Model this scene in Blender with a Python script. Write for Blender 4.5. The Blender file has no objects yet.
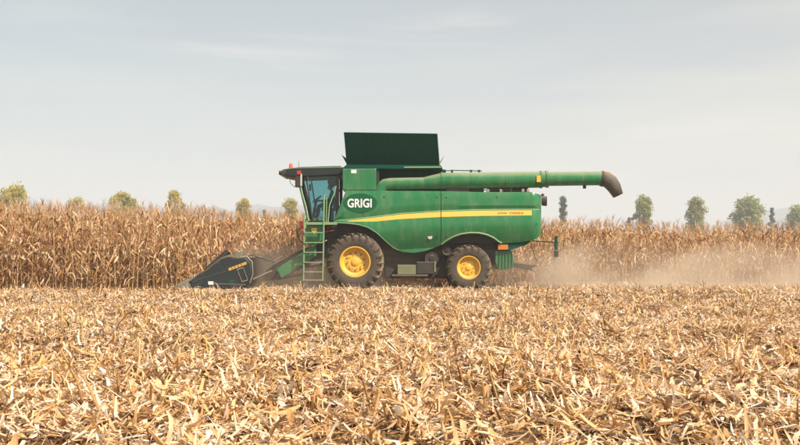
import bpy, bmesh, math, random
import numpy as np
from mathutils import Vector, Matrix

R = math.radians
random.seed(7)
rng = np.random.default_rng(11)
scene = bpy.context.scene
C = scene.collection

# ------------------------------------------------------------------ camera, sky, sun, exposure
CAM_D, CAM_H, FPX, HORIZON = 34.0, 1.5, 952.0, 248.0
cam_d = bpy.data.cameras.new('camera')
cam = bpy.data.objects.new('camera', cam_d)
C.objects.link(cam)
cam.location = (0, -CAM_D, CAM_H)
cam.rotation_euler = (R(90), 0, 0)
cam_d.sensor_width = 36
cam_d.lens = FPX / 800 * 36
cam_d.shift_y = (HORIZON - 222.5) / 800
cam_d.clip_end = 20000
scene.camera = cam

SUN_DIR = Vector((0.62, -0.60, 0.88)).normalized()          # towards the sun
sun_el = math.asin(SUN_DIR.z)
sun_az = math.atan2(SUN_DIR.x, SUN_DIR.y)
world = bpy.data.worlds.new('World')
scene.world = world
world.use_nodes = True
wn, wl = world.node_tree.nodes, world.node_tree.links
wn.clear()
w_out = wn.new('ShaderNodeOutputWorld')
w_bg = wn.new('ShaderNodeBackground')
w_sky = wn.new('ShaderNodeTexSky')
w_sky.sky_type = 'NISHITA'
w_sky.sun_disc = False
w_sky.sun_elevation = sun_el
w_sky.sun_rotation = sun_az
w_sky.altitude = 200
w_sky.air_density = 1.0
w_sky.dust_density = 1.2
w_sky.ozone_density = 1.0
w_bg.inputs['Strength'].default_value = 0.066
# thin high cloud veil over the whole sky
w_tc = wn.new('ShaderNodeTexCoord')
w_map = wn.new('ShaderNodeMapping')
w_map.inputs['Scale'].default_value = (1.0, 1.6, 9.0)
w_map.inputs['Rotation'].default_value = (0.1, 0.18, 0.4)
w_noise = wn.new('ShaderNodeTexNoise')
w_noise.inputs['Scale'].default_value = 1.6
w_noise.inputs['Detail'].default_value = 5
w_ramp = wn.new('ShaderNodeMapRange')
w_ramp.inputs['From Min'].default_value = 0.42
w_ramp.inputs['From Max'].default_value = 0.60
w_ramp.inputs['To Min'].default_value = 0.40
w_ramp.inputs['To Max'].default_value = 0.78
w_mix = wn.new('ShaderNodeMix')
w_mix.data_type = 'RGBA'
# the veil is whiter and warmer towards the sun, cooler away from it
w_dot = wn.new('ShaderNodeVectorMath')
w_dot.operation = 'DOT_PRODUCT'
w_dot.inputs[1].default_value = Vector((SUN_DIR.x, SUN_DIR.y, 0)).normalized()
w_glow = wn.new('ShaderNodeMapRange')
w_glow.inputs['From Min'].default_value = -1.0
w_glow.inputs['From Max'].default_value = 0.0
w_veil = wn.new('ShaderNodeMix')
w_veil.data_type = 'RGBA'
w_veil.inputs[6].default_value = (4.7, 6.3, 6.4, 1)
w_veil.inputs[7].default_value = (9.0, 8.3, 6.6, 1)
wl.new(w_tc.outputs['Generated'], w_dot.inputs[0])
wl.new(w_dot.outputs['Value'], w_glow.inputs['Value'])
wl.new(w_glow.outputs['Result'], w_veil.inputs[0])
wl.new(w_veil.outputs[2], w_mix.inputs[7])
wl.new(w_tc.outputs['Generated'], w_map.inputs['Vector'])
wl.new(w_map.outputs['Vector'], w_noise.inputs['Vector'])
wl.new(w_noise.outputs['Fac'], w_ramp.inputs['Value'])
wl.new(w_ramp.outputs['Result'], w_mix.inputs[0])
wl.new(w_sky.outputs['Color'], w_mix.inputs[6])
# faint cirrus wisps, drawn out by the wind
w_m2 = wn.new('ShaderNodeMapping')
w_m2.inputs['Scale'].default_value = (1.1, 1.1, 10.0)
w_m2.inputs['Rotation'].default_value = (0.0, 0.42, 0.3)
w_n2 = wn.new('ShaderNodeTexNoise')
w_n2.inputs['Scale'].default_value = 2.3
w_n2.inputs['Detail'].default_value = 7
w_n2.inputs['Distortion'].default_value = 0.5
w_r2 = wn.new('ShaderNodeMapRange')
w_r2.interpolation_type = 'SMOOTHSTEP'
w_r2.inputs['From Min'].default_value = 0.50
w_r2.inputs['From Max'].default_value = 0.74
w_r2.inputs['To Max'].default_value = 0.55
w_ci = wn.new('ShaderNodeMix')
w_ci.data_type = 'RGBA'
w_ci.inputs[7].default_value = (9.6, 9.0, 8.3, 1)
wl.new(w_tc.outputs['Generated'], w_m2.inputs['Vector'])
wl.new(w_m2.outputs['Vector'], w_n2.inputs['Vector'])
wl.new(w_n2.outputs['Fac'], w_r2.inputs['Value'])
wl.new(w_r2.outputs['Result'], w_ci.inputs[0])
wl.new(w_mix.outputs[2], w_ci.inputs[6])
wl.new(w_ci.outputs[2], w_bg.inputs['Color'])
wl.new(w_bg.outputs['Background'], w_out.inputs['Surface'])

sun_d = bpy.data.lights.new('sun', 'SUN')
sun_d.energy = 5.0
sun_d.angle = R(0.6)
sun_d.color = (1.0, 0.88, 0.74)
sun = bpy.data.objects.new('sun', sun_d)
C.objects.link(sun)
sun.rotation_euler = SUN_DIR.to_track_quat('Z', 'Y').to_euler()

vs = scene.view_settings
vs.view_transform = 'Standard'
vs.look = 'None'
vs.exposure = 0.68
vs.gamma = 1.0
vs.use_curve_mapping = False
scene.cycles.volume_bounces = 1
scene.cycles.volume_step_rate = 1.0
scene.cycles.volume_max_steps = 256
scene.cycles.transparent_max_bounces = 12


# ------------------------------------------------------------------ helpers
def at(px, py, y):
    """side elevation measured in units of the survey sheet -> metres on the plane Y = y"""
    s = FPX / (CAM_D + y)
    return Vector(((px - 400) / s, y, CAM_H + (HORIZON - py) / s))


def tag(o, label=None, cat=None, group=None, kind=None):
    if label: o['label'] = label
    if cat: o['category'] = cat
    if group: o['group'] = group
    if kind: o['kind'] = kind
    return o


def empty(name, loc, parent=None, rz=0):
    o = bpy.data.objects.new(name, None)
    C.objects.link(o)
    o.location = loc
    o.rotation_euler = (0, 0, rz)
    o.parent = parent
    o.empty_display_size = 0.2
    return o


class MB:
    def __init__(self):
        self.v, self.f = [], []

    def add(self, verts, faces):
        b = len(self.v)
        self.v += [tuple(p) for p in verts]
        self.f += [tuple(i + b for i in q) for q in faces]
        return self

    def box(self, x0, x1, y0, y1, z0, z1):
        v = [(x, y, z) for x in (x0, x1) for y in (y0, y1) for z in (z0, z1)]
        return self.add(v, [(0, 1, 3, 2), (4, 6, 7, 5), (0, 4, 5, 1), (2, 3, 7, 6), (0, 2, 6, 4), (1, 5, 7, 3)])

    def prism(self, poly, y0, y1):
        """polygon of (x, z) extruded along Y"""
        n = len(poly)
        v = [(x, y0, z) for x, z in poly] + [(x, y1, z) for x, z in poly]
        f = [tuple(range(n)), tuple(range(2 * n - 1, n - 1, -1))]
        f += [(i, i + n, (i + 1) % n + n, (i + 1) % n) for i in range(n)]
        return self.add(v, f)

    def loft(self, rings, cap=True, closed=True):
        n = len(rings[0])
        v = [p for r in rings for p in r]
        f = []
        for k in range(len(rings) - 1):
            for i in range(n if closed else n - 1):
                j = (i + 1) % n
                f.append((k * n + i, k * n + j, (k + 1) * n + j, (k + 1) * n + i))
        if cap:
            f.append(tuple(range(n - 1, -1, -1)))
            f.append(tuple((len(rings) - 1) * n + i for i in range(n)))
        return self.add(v, f)

    def tube(self, pts, r, n=8, cap=True):
        pts = [Vector(p) for p in pts]
        rs = r if isinstance(r, (list, tuple)) else [r] * len(pts)
        rings = []
        ref = None
        for i, p in enumerate(pts):
            a = pts[max(i - 1, 0)]
            b = pts[min(i + 1, len(pts) - 1)]
            d = (b - a).normalized()
            if ref is None:
                ref = Vector((0, 0, 1)) if abs(d.z) < 0.9 else Vector((1, 0, 0))
            u = d.cross(ref).normalized()
            w = u.cross(d).normalized()
            ref = w
            rings.append([p + u * math.cos(2 * math.pi * k / n) * rs[i] + w * math.sin(2 * math.pi * k / n) * rs[i] for k in range(n)])
        return self.loft(rings, cap)

    def bar(self, a, b, w, h):
        """rectangular bar from a to b"""
        a, b = Vector(a), Vector(b)
        d = (b - a).normalized()
        ref = Vector((0, 0, 1)) if abs(d.z) < 0.9 else Vector((0, 1, 0))
        u = d.cross(ref).normalized()
        t = u.cross(d).normalized()
        q = [u * w / 2 + t * h / 2, -u * w / 2 + t * h / 2, -u * w / 2 - t * h / 2, u * w / 2 - t * h / 2]
        return self.loft([[a + k for k in q], [b + k for k in q]])

    def lathe(self, prof, n=48, c=(0, 0, 0), axis='Y'):
        """profile of (radius, offset along axis)"""
        rings = []
        for r, o in prof:
            ring = []
            for k in range(n):
                a = 2 * math.pi * k / n
                if axis == 'Y':
                    ring.append((c[0] + r * math.cos(a), c[1] + o, c[2] + r * math.sin(a)))
                else:
                    ring.append((c[0] + r * math.cos(a), c[1] + r * math.sin(a), c[2] + o))
            rings.append(ring)
        return self.loft(rings, cap=False)

    def mesh(self, name, material, smooth=None):
        me = bpy.data.meshes.new(name)
        me.from_pydata(self.v, [], self.f)
        me.validate()
        bm = bmesh.new()
        bm.from_mesh(me)
        bmesh.ops.recalc_face_normals(bm, faces=bm.faces)
        bm.to_mesh(me)
        bm.free()
        if material: me.materials.append(material)
        if smooth is not None:
            me.polygons.foreach_set('use_smooth', [True] * len(me.polygons))
            me.set_sharp_from_angle(angle=R(smooth))
        return me

    def build(self, name, material, parent=None, org=(0, 0, 0), smooth=None, bevel=0):
        if org != (0, 0, 0):
            self.v = [(x - org[0], y - org[1], z - org[2]) for x, y, z in self.v]
        me = self.mesh(name, material, smooth)
        o = bpy.data.objects.new(name, me)
        C.objects.link(o)
        o.parent = parent
        if bevel:
            m = o.modifiers.new('bevel', 'BEVEL')
            m.width = bevel
            m.segments = 2
            m.limit_method = 'ANGLE'
            m.angle_limit = R(35)
        return o


def copy_tree(o, parent=None):
    c = o.copy()
    C.objects.link(c)
    c.parent = parent
    for ch in list(o.children):
        copy_tree(ch, c)
    return c


# ------------------------------------------------------------------ materials
def nt(name):
    m = bpy.data.materials.new(name)
    m.use_nodes = True
    n, l = m.node_tree.nodes, m.node_tree.links
    return m, n, l, n['Principled BSDF']


def lin(*srgb):
    return tuple(((c / 255 + 0.055) / 1.055) ** 2.4 if c > 10 else c / 255 / 12.92 for c in srgb) + (1,)


def paint(name, col, rough=0.4, dust=0.25, metal=0.0, spec=0.5, scale=3.0, streak=False, dust_sheen_col=(0.36, 0.26, 0.16, 1)):
    """painted or plain surface with a film of field dust, raised on upward faces where it also paints in a highlight"""
    m, n, l, b = nt(name)
    b.inputs['Roughness'].default_value = rough
    b.inputs['Metallic'].default_value = metal
    b.inputs['Specular IOR Level'].default_value = spec
    tc = n.new('ShaderNodeTexCoord')
    no = n.new('ShaderNodeTexNoise')
    no.inputs['Scale'].default_value = scale
    no.inputs['Detail'].default_value = 8
    no.inputs['Roughness'].default_value = 0.65
    if streak:
        mp = n.new('ShaderNodeMapping')
        mp.inputs['Scale'].default_value = (1.0, 1.0, 0.28)
        l.new(tc.outputs['Object'], mp.inputs['Vector'])
        l.new(mp.outputs['Vector'], no.inputs['Vector'])
    else:
        l.new(tc.outputs['Object'], no.inputs['Vector'])
    mr = n.new('ShaderNodeMapRange')
    mr.inputs['From Min'].default_value = 0.42 if streak else 0.3
    mr.inputs['From Max'].default_value = 0.75
    mr.inputs['To Min'].default_value = dust * (0.08 if streak else 0.35)
    mr.inputs['To Max'].default_value = dust
    l.new(no.outputs['Fac'], mr.inputs['Value'])
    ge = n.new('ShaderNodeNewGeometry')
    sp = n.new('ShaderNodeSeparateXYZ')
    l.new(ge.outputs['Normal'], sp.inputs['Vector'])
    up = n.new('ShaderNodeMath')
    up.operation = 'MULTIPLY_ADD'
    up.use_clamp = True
    up.inputs[1].default_value = 0.85 if dust > 0 else 0  # settled dust plus a highlight painted into the colour of upward faces
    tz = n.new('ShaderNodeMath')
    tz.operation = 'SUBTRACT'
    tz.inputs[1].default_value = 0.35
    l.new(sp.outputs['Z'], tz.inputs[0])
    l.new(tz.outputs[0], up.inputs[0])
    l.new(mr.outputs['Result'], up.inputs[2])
    mx = n.new('ShaderNodeMath')
    mx.operation = 'MAXIMUM'
    l.new(up.outputs[0], mx.inputs[0])
    l.new(mr.outputs['Result'], mx.inputs[1])
    mi = n.new('ShaderNodeMix')
    mi.data_type = 'RGBA'
    mi.inputs[6].default_value = col
    mi.inputs[7].default_value = dust_sheen_col
    l.new(mx.outputs[0], mi.inputs[0])
    l.new(mi.outputs[2], b.inputs['Base Color'])
    ra = n.new('ShaderNodeMapRange')
    ra.inputs['To Min'].default_value = rough
    ra.inputs['To Max'].default_value = min(1, rough + 0.45)
    l.new(mx.outputs[0], ra.inputs['Value'])
    l.new(ra.outputs['Result'], b.inputs['Roughness'])
    return m


def plant_mat(name, stops, transl=0.35, rough=0.6, attr='tint', stretch=None):
    """dry plant matter: colour chosen per piece by an attribute or by object, with fibre streaks"""
    m, n, l, b = nt(name)
    b.inputs['Roughness'].default_value = rough
    b.inputs['Specular IOR Level'].default_value = 0.35
    if attr == 'object':
        src = n.new('ShaderNodeObjectInfo').outputs['Random']
    else:
        a = n.new('ShaderNodeAttribute')
        a.attribute_name = attr
        src = a.outputs['Fac']
    tc = n.new('ShaderNodeTexCoord')
    no = n.new('ShaderNodeTexNoise')
    no.inputs['Scale'].default_value = 14
    no.inputs['Detail'].default_value = 4
    l.new(tc.outputs['Object'], no.inputs['Vector'])
    ma = n.new('ShaderNodeMath')
    ma.operation = 'MULTIPLY_ADD'
    ma.inputs[1].default_value = 0.30
    l.new(no.outputs['Fac'], ma.inputs[0])
    l.new(src, ma.inputs[2])
    su = n.new('ShaderNodeMath')
    su.operation = 'SUBTRACT'
    su.inputs[1].default_value = 0.15
    su.use_clamp = True
    l.new(ma.outputs[0], su.inputs[0])
    cr = n.new('ShaderNodeValToRGB')
    els = cr.color_ramp.elements
    while len(els) < len(stops): els.new(0.5)
    for e, (p, c) in zip(els, stops):
        e.position = p
        e.color = c
    l.new(su.outputs[0], cr.inputs['Fac'])
    l.new(cr.outputs['Color'], b.inputs['Base Color'])
    if transl:
        tr = n.new('ShaderNodeBsdfTranslucent')
        l.new(cr.outputs['Color'], tr.inputs['Color'])
        mi = n.new('ShaderNodeMixShader')
        mi.inputs[0].default_value = transl
        l.new(b.outputs['BSDF'], mi.inputs[1])
        l.new(tr.outputs['BSDF'], mi.inputs[2])
        l.new(mi.outputs[0], n['Material Output'].inputs['Surface'])
    return m


M = {}
M['green'] = paint('green paint', (0.006, 0.155, 0.050, 1), 0.24, 0.16, spec=0.5, streak=True, dust_sheen_col=(0.46, 0.40, 0.28, 1))  # film lightened so upward faces carry a painted sky and sun gloss over the dust
M['green_dark'] = paint('dark green paint', (0.001, 0.064, 0.042, 1), 0.6, 0.0, spec=0.08)
M['green_rail'] = paint('pale green rail paint', (0.11, 0.33, 0.15, 1), 0.4, 0.40)
M['emblem'] = paint('emblem green', (0.001, 0.085, 0.031, 1), 0.45, 0.0, spec=0.3)
M['white'] = paint('white lettering', (0.80, 0.80, 0.76, 1), 0.45, 0.06)
M['yellow'] = paint('yellow paint', (0.76, 0.46, 0.025, 1), 0.45, 0.30)
M['gold'] = paint('gold decal', (0.55, 0.31, 0.04, 1), 0.5, 0.25)
M['letter_grey'] = paint('stripe lettering', (0.30, 0.22, 0.05, 1), 0.5, 0.1)
M['dark'] = paint('dark machinery', (0.010, 0.012, 0.013, 1), 0.6, 0.10)
M['black'] = paint('black plastic', (0.012, 0.015, 0.018, 1), 0.42, 0.10)
M['slate'] = paint('slate plastic', (0.012, 0.024, 0.031, 1), 0.55, 0.05, spec=0.25)
M['slate_light'] = paint('worn grey plastic', (0.12, 0.135, 0.115, 1), 0.5, 0.25)
M['rubber'] = paint('tyre rubber', (0.016, 0.015, 0.014, 1), 0.8, 0.22, scale=5)
M['boot'] = paint('spout rubber', (0.045, 0.046, 0.042, 1), 0.6, 0.22)
M['steel'] = paint('bare steel', (0.33, 0.33, 0.31, 1), 0.4, 0.45, metal=0.6)
M['roof'] = paint('roof moulding', (0.004, 0.014, 0.013, 1), 0.45, 0.02)
M['green_rail_dull'] = paint('dusty green box', (0.05, 0.12, 0.05, 1), 0.6, 0.5)
M['rust'] = paint('rusty red paint', (0.16, 0.03, 0.02, 1), 0.7, 0.4)
M['orange'] = paint('orange reflector', (0.55, 0.16, 0.01, 1), 0.3, 0.2)
M['red'] = paint('red lamp', (0.50, 0.02, 0.015, 1), 0.3, 0.05)
M['beacon'] = paint('beacon orange', (0.65, 0.14, 0.05, 1), 0.25, 0.02)
M['seat'] = paint('seat fabric', (0.02, 0.022, 0.025, 1), 0.8, 0.05)
M['skin'] = paint('skin', (0.50, 0.27, 0.17, 1), 0.55, 0.0)
M['shirt'] = paint('dark blue cloth', (0.02, 0.05, 0.09, 1), 0.85, 0.05)
M['hair'] = paint('dark hair', (0.02, 0.013, 0.01, 1), 0.6, 0.0)
M['lamp'] = paint('lamp glass', (0.5, 0.5, 0.48, 1), 0.12, 0.05)

gm, gn, gl, gb = nt('tinted cab glass')
g_tr = gn.new('ShaderNodeBsdfTransparent')
g_tr.inputs['Color'].default_value = (0.58, 0.79, 0.80, 1)
g_gl = gn.new('ShaderNodeBsdfGlossy')
g_gl.inputs['Roughness'].default_value = 0.03
g_fr = gn.new('ShaderNodeFresnel')
g_fr.inputs['IOR'].default_value = 1.5
g_mx = gn.new('ShaderNodeMixShader')
gl.new(g_fr.outputs[0], g_mx.inputs[0])
gl.new(g_tr.outputs[0], g_mx.inputs[1])
gl.new(g_gl.outputs[0], g_mx.inputs[2])
gl.new(g_mx.outputs[0], gn['Material Output'].inputs['Surface'])
M['glass'] = gm

CORN = [(0.0, (0.13, 0.055, 0.02, 1)), (0.28, (0.42, 0.215, 0.085, 1)), (0.62, (0.69, 0.43, 0.21, 1)), (1.0, (0.83, 0.66, 0.45, 1))]
RESI = [(0.0, (0.10, 0.045, 0.018, 1)), (0.2, (0.44, 0.23, 0.085, 1)), (0.42, (0.69, 0.43, 0.19, 1)), (0.72, (0.79, 0.585, 0.37, 1)), (1.0, (0.85, 0.74, 0.62, 1))]
M['corn_leaf'] = plant_mat('dry corn leaf', CORN, 0.35)
M['corn_mass'] = plant_mat('dry corn plants', CORN, 0.35)
M['corn_leaf_single'] = plant_mat('dry corn leaf single', CORN, 0.35, attr='object')
M['stalk'] = plant_mat('dry corn stalk', [(0.0, (0.26, 0.15, 0.06, 1)), (1.0, (0.55, 0.37, 0.17, 1))], 0, attr='object')
M['tassel'] = plant_mat('corn tassel', [(0.0, (0.40, 0.28, 0.18, 1)), (1.0, (0.64, 0.50, 0.36, 1))], 0.2, attr='object')
M['husk'] = plant_mat('corn ear husk', [(0.0, (0.46, 0.30, 0.13, 1)), (1.0, (0.76, 0.60, 0.40, 1))], 0.15, attr='object')
M['residue'] = plant_mat('corn residue', RESI, 0.25)
M['residue_single'] = plant_mat('corn residue single', RESI, 0.25, attr='object')
M['stub'] = plant_mat('corn stubble', [(0.0, (0.22, 0.11, 0.04, 1)), (0.5, (0.52, 0.31, 0.11, 1)), (1.0, (0.70, 0.49, 0.24, 1))], 0, attr='object')

# ground: soil under crumbled straw
m, n, l, b = nt('stubble ground')
tc = n.new('ShaderNodeTexCoord')
n1 = n.new('ShaderNodeTexNoise'); n1.inputs['Scale'].default_value = 6; n1.inputs['Detail'].default_value = 10; n1.inputs['Roughness'].default_value = 0.75
n2 = n.new('ShaderNodeTexNoise'); n2.inputs['Scale'].default_value = 55; n2.inputs['Detail'].default_value = 4
l.new(tc.outputs['Object'], n1.inputs['Vector']); l.new(tc.outputs['Object'], n2.inputs['Vector'])
ad = n.new('ShaderNodeMath'); ad.operation = 'ADD'; l.new(n1.outputs['Fac'], ad.inputs[0]); l.new(n2.outputs['Fac'], ad.inputs[1])
cr = n.new('ShaderNodeValToRGB')
for k, (p, c) in enumerate([(0.35, (0.045, 0.026, 0.016, 1)), (0.52, (0.16, 0.09, 0.045, 1)), (0.72, (0.40, 0.26, 0.13, 1))]):
    if k > 1: cr.color_ramp.elements.new(p)
    cr.color_ramp.elements[k].position = p; cr.color_ramp.elements[k].color = c
mh = n.new('ShaderNodeMath'); mh.operation = 'MULTIPLY'; mh.inputs[1].default_value = 0.5; l.new(ad.outputs[0], mh.inputs[0])
l.new(mh.outputs[0], cr.inputs['Fac']); l.new(cr.outputs['Color'], b.inputs['Base Color'])
b.inputs['Roughness'].default_value = 0.9; b.inputs['Specular IOR Level'].default_value = 0.15
bu = n.new('ShaderNodeBump'); bu.inputs['Distance'].default_value = 0.05; bu.inputs['Strength'].default_value = 0.8
l.new(ad.outputs[0], bu.inputs['Height']); l.new(bu.outputs['Normal'], b.inputs['Normal'])
M['ground'] = m


# ------------------------------------------------------------------ ground and hills
def ground_h(x, y):
    """low swells and windrows of the stubble; even out beyond the near field"""
    x = np.asarray(x, float); y = np.asarray(y, float)
    h = (0.030 * np.sin(x * 1.9 + 0.7 * np.sin(y * 0.8)) * np.sin(y * 2.1 + 0.5 * x)
         + 0.025 * np.sin(x * 0.63 + 1.3) * np.cos(y * 0.9 + 0.4) + 0.018 * np.sin(x * 4.3 + y * 1.7) * np.sin(y * 5.1 - x * 0.8)
         + 0.020 * np.cos((y + 0.45) * 2 * np.pi / 0.75))
    near = np.clip((-0.9 - y) / 1.5, 0, 1) * np.clip((40 - np.abs(x)) / 10, 0, 1)
    return h * near + 0.015 * near


def spaced(lo, hi, step, far):
    a = np.arange(lo, hi + step / 2, step)
    out = []
    d = step
    p = hi
    while p < far:
        d *= 1.5
        p = min(far, p + d)
        out.append(p)
    out2 = []
    d = step
    p = lo
    while p > -far:
        d *= 1.5
        p = max(-far, p - d)
        out2.append(p)
    return np.array(out2[::-1] + list(a) + out)


def grid_mesh(name, xs, ys, zf, material):
    X, Y = np.meshgrid(xs, ys)
    Z = zf(X, Y)
    V = np.stack([X, Y, Z], -1).reshape(-1, 3)
    nx, ny = len(xs), len(ys)
    i = np.arange(nx * ny).reshape(ny, nx)
    F = np.stack([i[:-1, :-1], i[:-1, 1:], i[1:, 1:], i[1:, :-1]], -1).reshape(-1, 4)
    return raw_mesh(name, V, F, material)


def raw_mesh(name, V, F, material, tint=None, smooth=True):
    me = bpy.data.meshes.new(name)
    k = F.shape[1]
    me.vertices.add(len(V))
    me.vertices.foreach_set('co', np.ascontiguousarray(V, dtype=np.float32).ravel())
    me.loops.add(F.size)
    me.loops.foreach_set('vertex_index', np.ascontiguousarray(F, dtype=np.int32).ravel())
    me.polygons.add(len(F))
    me.polygons.foreach_set('loop_start', np.arange(0, F.size, k, dtype=np.int32))
    me.polygons.foreach_set('use_smooth', np.full(len(F), smooth))
    me.update(calc_edges=True)
    if tint is not None:
        a = me.attributes.new('tint', 'FLOAT', 'POINT')
        a.data.foreach_set('value', np.ascontiguousarray(tint, dtype=np.float32))
    me.materials.append(material)
    return me


def link(name, me, parent=None, loc=(0, 0, 0)):
    o = bpy.data.objects.new(name, me)
    C.objects.link(o)
    o.parent = parent
    o.location = loc
    return o


ground = link('field_ground', grid_mesh('field_ground', spaced(-20, 20, 0.16, 6000), spaced(-30, 0, 0.16, 6000), ground_h, M['ground']))
tag(ground, 'harvested field ground littered with chopped pale corn straw', 'field', kind='structure')

hm = paint('forested hills', (0.045, 0.07, 0.06, 1), 0.9, 0.0, scale=0.01)


def hill_line(x):
    return 0.98 * (58 + 42 * np.sin(x * 0.0040 + 2.9) + 16 * np.sin(x * 0.0072 + 0.6) + 7 * np.sin(x * 0.021 + 1.0) + 3 * np.sin(x * 0.057)
            + 3.5 * np.sin(x * 0.11 + 2))


def hills_z(X, Y):
    t = np.clip((Y - 1500) / 500, 0, 1)
    u = np.clip((2600 - Y) / 500, 0, 1)
    return hill_line(X + 0.3 * (Y - 2000)) * np.sin(t * np.pi / 2) * np.sin(u * np.pi / 2) * (1 + 0.12 * np.sin(X * 0.03 + Y * 0.02)) - 2


hills = link('hills', grid_mesh('hills', np.arange(-2600, 2601, 20.0), np.arange(1500, 2601, 60.0), hills_z, hm))
tag(hills, 'faint blue wooded hills far behind the corn field', 'hills', kind='structure')


# ------------------------------------------------------------------ ribbons: leaves of corn, standing or chopped
def ribbons(c, yaw, pitch, L, W, bend, twist, cup, nseg=3, fold=None):
    """N curved strips, flat or (fold given) creased along the midrib. Returns V, F quads and verts per strip"""
    N = len(L)
    t = np.linspace(-1, 1, nseg + 1)
    ct, st = np.cos(yaw), np.sin(yaw)
    cp, sp = np.cos(pitch), np.sin(pitch)
    d = np.stack([ct * cp, st * cp, sp], -1)
    s = np.stack([-st, ct, np.zeros(N)], -1)
    u = np.cross(d, s)
    A = 2 if fold is None else 3
    V = np.zeros((N, nseg + 1, A, 3))
    for k, tk in enumerate(t):
        tw = twist * tk
        sd = s * np.cos(tw)[:, None] + u * np.sin(tw)[:, None]
        nd = u * np.cos(tw)[:, None] - s * np.sin(tw)[:, None]
        p = c + d * (L * tk / 2)[:, None] + u * (-bend * L * (tk * tk - 0.35))[:, None] + s * (cup * L * (tk * tk - 0.3))[:, None]
        w = W * (1 - 0.55 * abs(tk) ** 2.2) / 2
        V[:, k, 0] = p + sd * w[:, None]
        V[:, k, A - 1] = p - sd * w[:, None]
        if A == 3:
            V[:, k, 1] = p - nd * (w * fold)[:, None]
    n_ = (nseg + 1) * A
    base = np.arange(N)[:, None, None] * n_
    q = np.array([[A * k + i, A * k + i + 1, A * k + A + i + 1, A * k + A + i] for k in range(nseg) for i in range(A - 1)])
    F = (base + q[None]).reshape(-1, 4)
    return V.reshape(-1, 3), F, n_


def scatter_residue(N, y0, y1, size, seed, spread, big):
    """big = 0: fine chaff strips; 1: leaf pieces and husks, creased and curled"""
    r = np.random.default_rng(seed)
    # even over the trapezium the camera sees plus a margin on both sides
    y = y0 + (y1 - y0) * r.random(N)
    half = (CAM_D + y) * 0.42 * spread + 1.5
    keep = r.random(N) < half / half.max()
    y = y[keep]; half = half[keep]
    x = (r.random(len(y)) * 2 - 1) * half
    # clumps: fewer pieces where the straw lies thin, small bare holes
    cl = np.sin(x * 1.7 + 2 * np.sin(y * 0.9)) * np.sin(y * 1.9 + 1.5 * np.sin(x * 0.7))
    ho = np.sin(x * 6.1 + 2.5 * np.sin(y * 2.3)) * np.sin(y * 4.3 + 2.2 * np.sin(x * 3.1)) + 0.6 * np.sin(x * 11.7 + y * 4.0) * np.sin(y * 9.1 - x * 5.2)
    keep = r.random(len(x)) < np.clip(0.56 + 0.28 * cl + 0.62 * ho, 0.04, 1)
    x, y, cl, ho = x[keep], y[keep], cl[keep], ho[keep]
    n_ = len(x)
    kind = r.random(n_)
    rise = 0.03 + 0.05 * np.clip(cl, 0, 1) + 0.055 * np.clip(ho, 0, 1)
    if big:
        lf = kind < 0.68
        L = size * np.where(lf, r.uniform(0.09, 0.30, n_), r.uniform(0.07, 0.16, n_))
        W = size * np.where(lf, r.uniform(0.010, 0.030, n_), r.uniform(0.028, 0.058, n_))
        pitch = r.normal(0, 0.25, n_)
        steep = r.random(n_) < 0.05
        pitch = np.where(steep, r.uniform(0.5, 1.2, n_) * r.choice([-1, 1], n_), pitch)
        z = ground_h(x, y) + 0.02 + r.random(n_) ** 1.2 * rise + np.abs(np.sin(pitch)) * L * 0.35
        V, F, k = ribbons(np.stack([x, y, z], -1), r.uniform(0, 2 * np.pi, n_), pitch, L, W, r.normal(0, 0.22, n_), r.normal(0, 0.7, n_), r.normal(0, 0.14, n_), 3, r.normal(0.35, 0.5, n_))
        tint = np.clip(r.normal(0.58, 0.30, n_) + 0.05 * cl + 0.07 * np.sin(x * 0.7 + 1.1) * np.sin(y * 0.55), 0, 1)
    else:
        L = size * r.uniform(0.03, 0.14, n_)
        W = size * r.uniform(0.006, 0.020, n_)
        pitch = r.normal(0, 0.32, n_)
        z = ground_h(x, y) + r.random(n_) ** 1.5 * rise + np.abs(np.sin(pitch)) * L * 0.35
        V, F, k = ribbons(np.stack([x, y, z], -1), r.uniform(0, 2 * np.pi, n_), pitch, L, W, r.normal(0, 0.2, n_), r.normal(0, 0.7, n_), r.normal(0, 0.1, n_), 2)
        tint = np.clip(r.normal(0.47, 0.30, n_), 0, 1)
    return V, F, np.repeat(tint, k)


parts = [scatter_residue(90000, -28.6, -20, 0.95, 1, 1.03, 0), scatter_residue(48000, -28.6, -20, 1.28, 4, 1.03, 1),
         scatter_residue(80000, -20, -10, 1.2, 2, 1.0, 0), scatter_residue(42000, -20, -10, 1.15, 5, 1.0, 1),
         scatter_residue(70000, -10, 5.0, 1.5, 3, 1.0, 0), scatter_residue(34000, -10, 5.0, 1.35, 6, 1.0, 1)]
print('residue tris', 2 * sum(len(p[1]) for p in parts))
off = 0
VV, FF, TT = [], [], []
for V, F, T in parts:
    VV.append(V); FF.append(F + off); TT.append(T); off += len(V)
res = link('corn_residue', raw_mesh('corn_residue', np.concatenate(VV), np.concatenate(FF), M['residue'], np.concatenate(TT)))
tag(res, 'chopped pale corn leaves and husks covering the harvested field', 'straw', kind='stuff')

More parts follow.
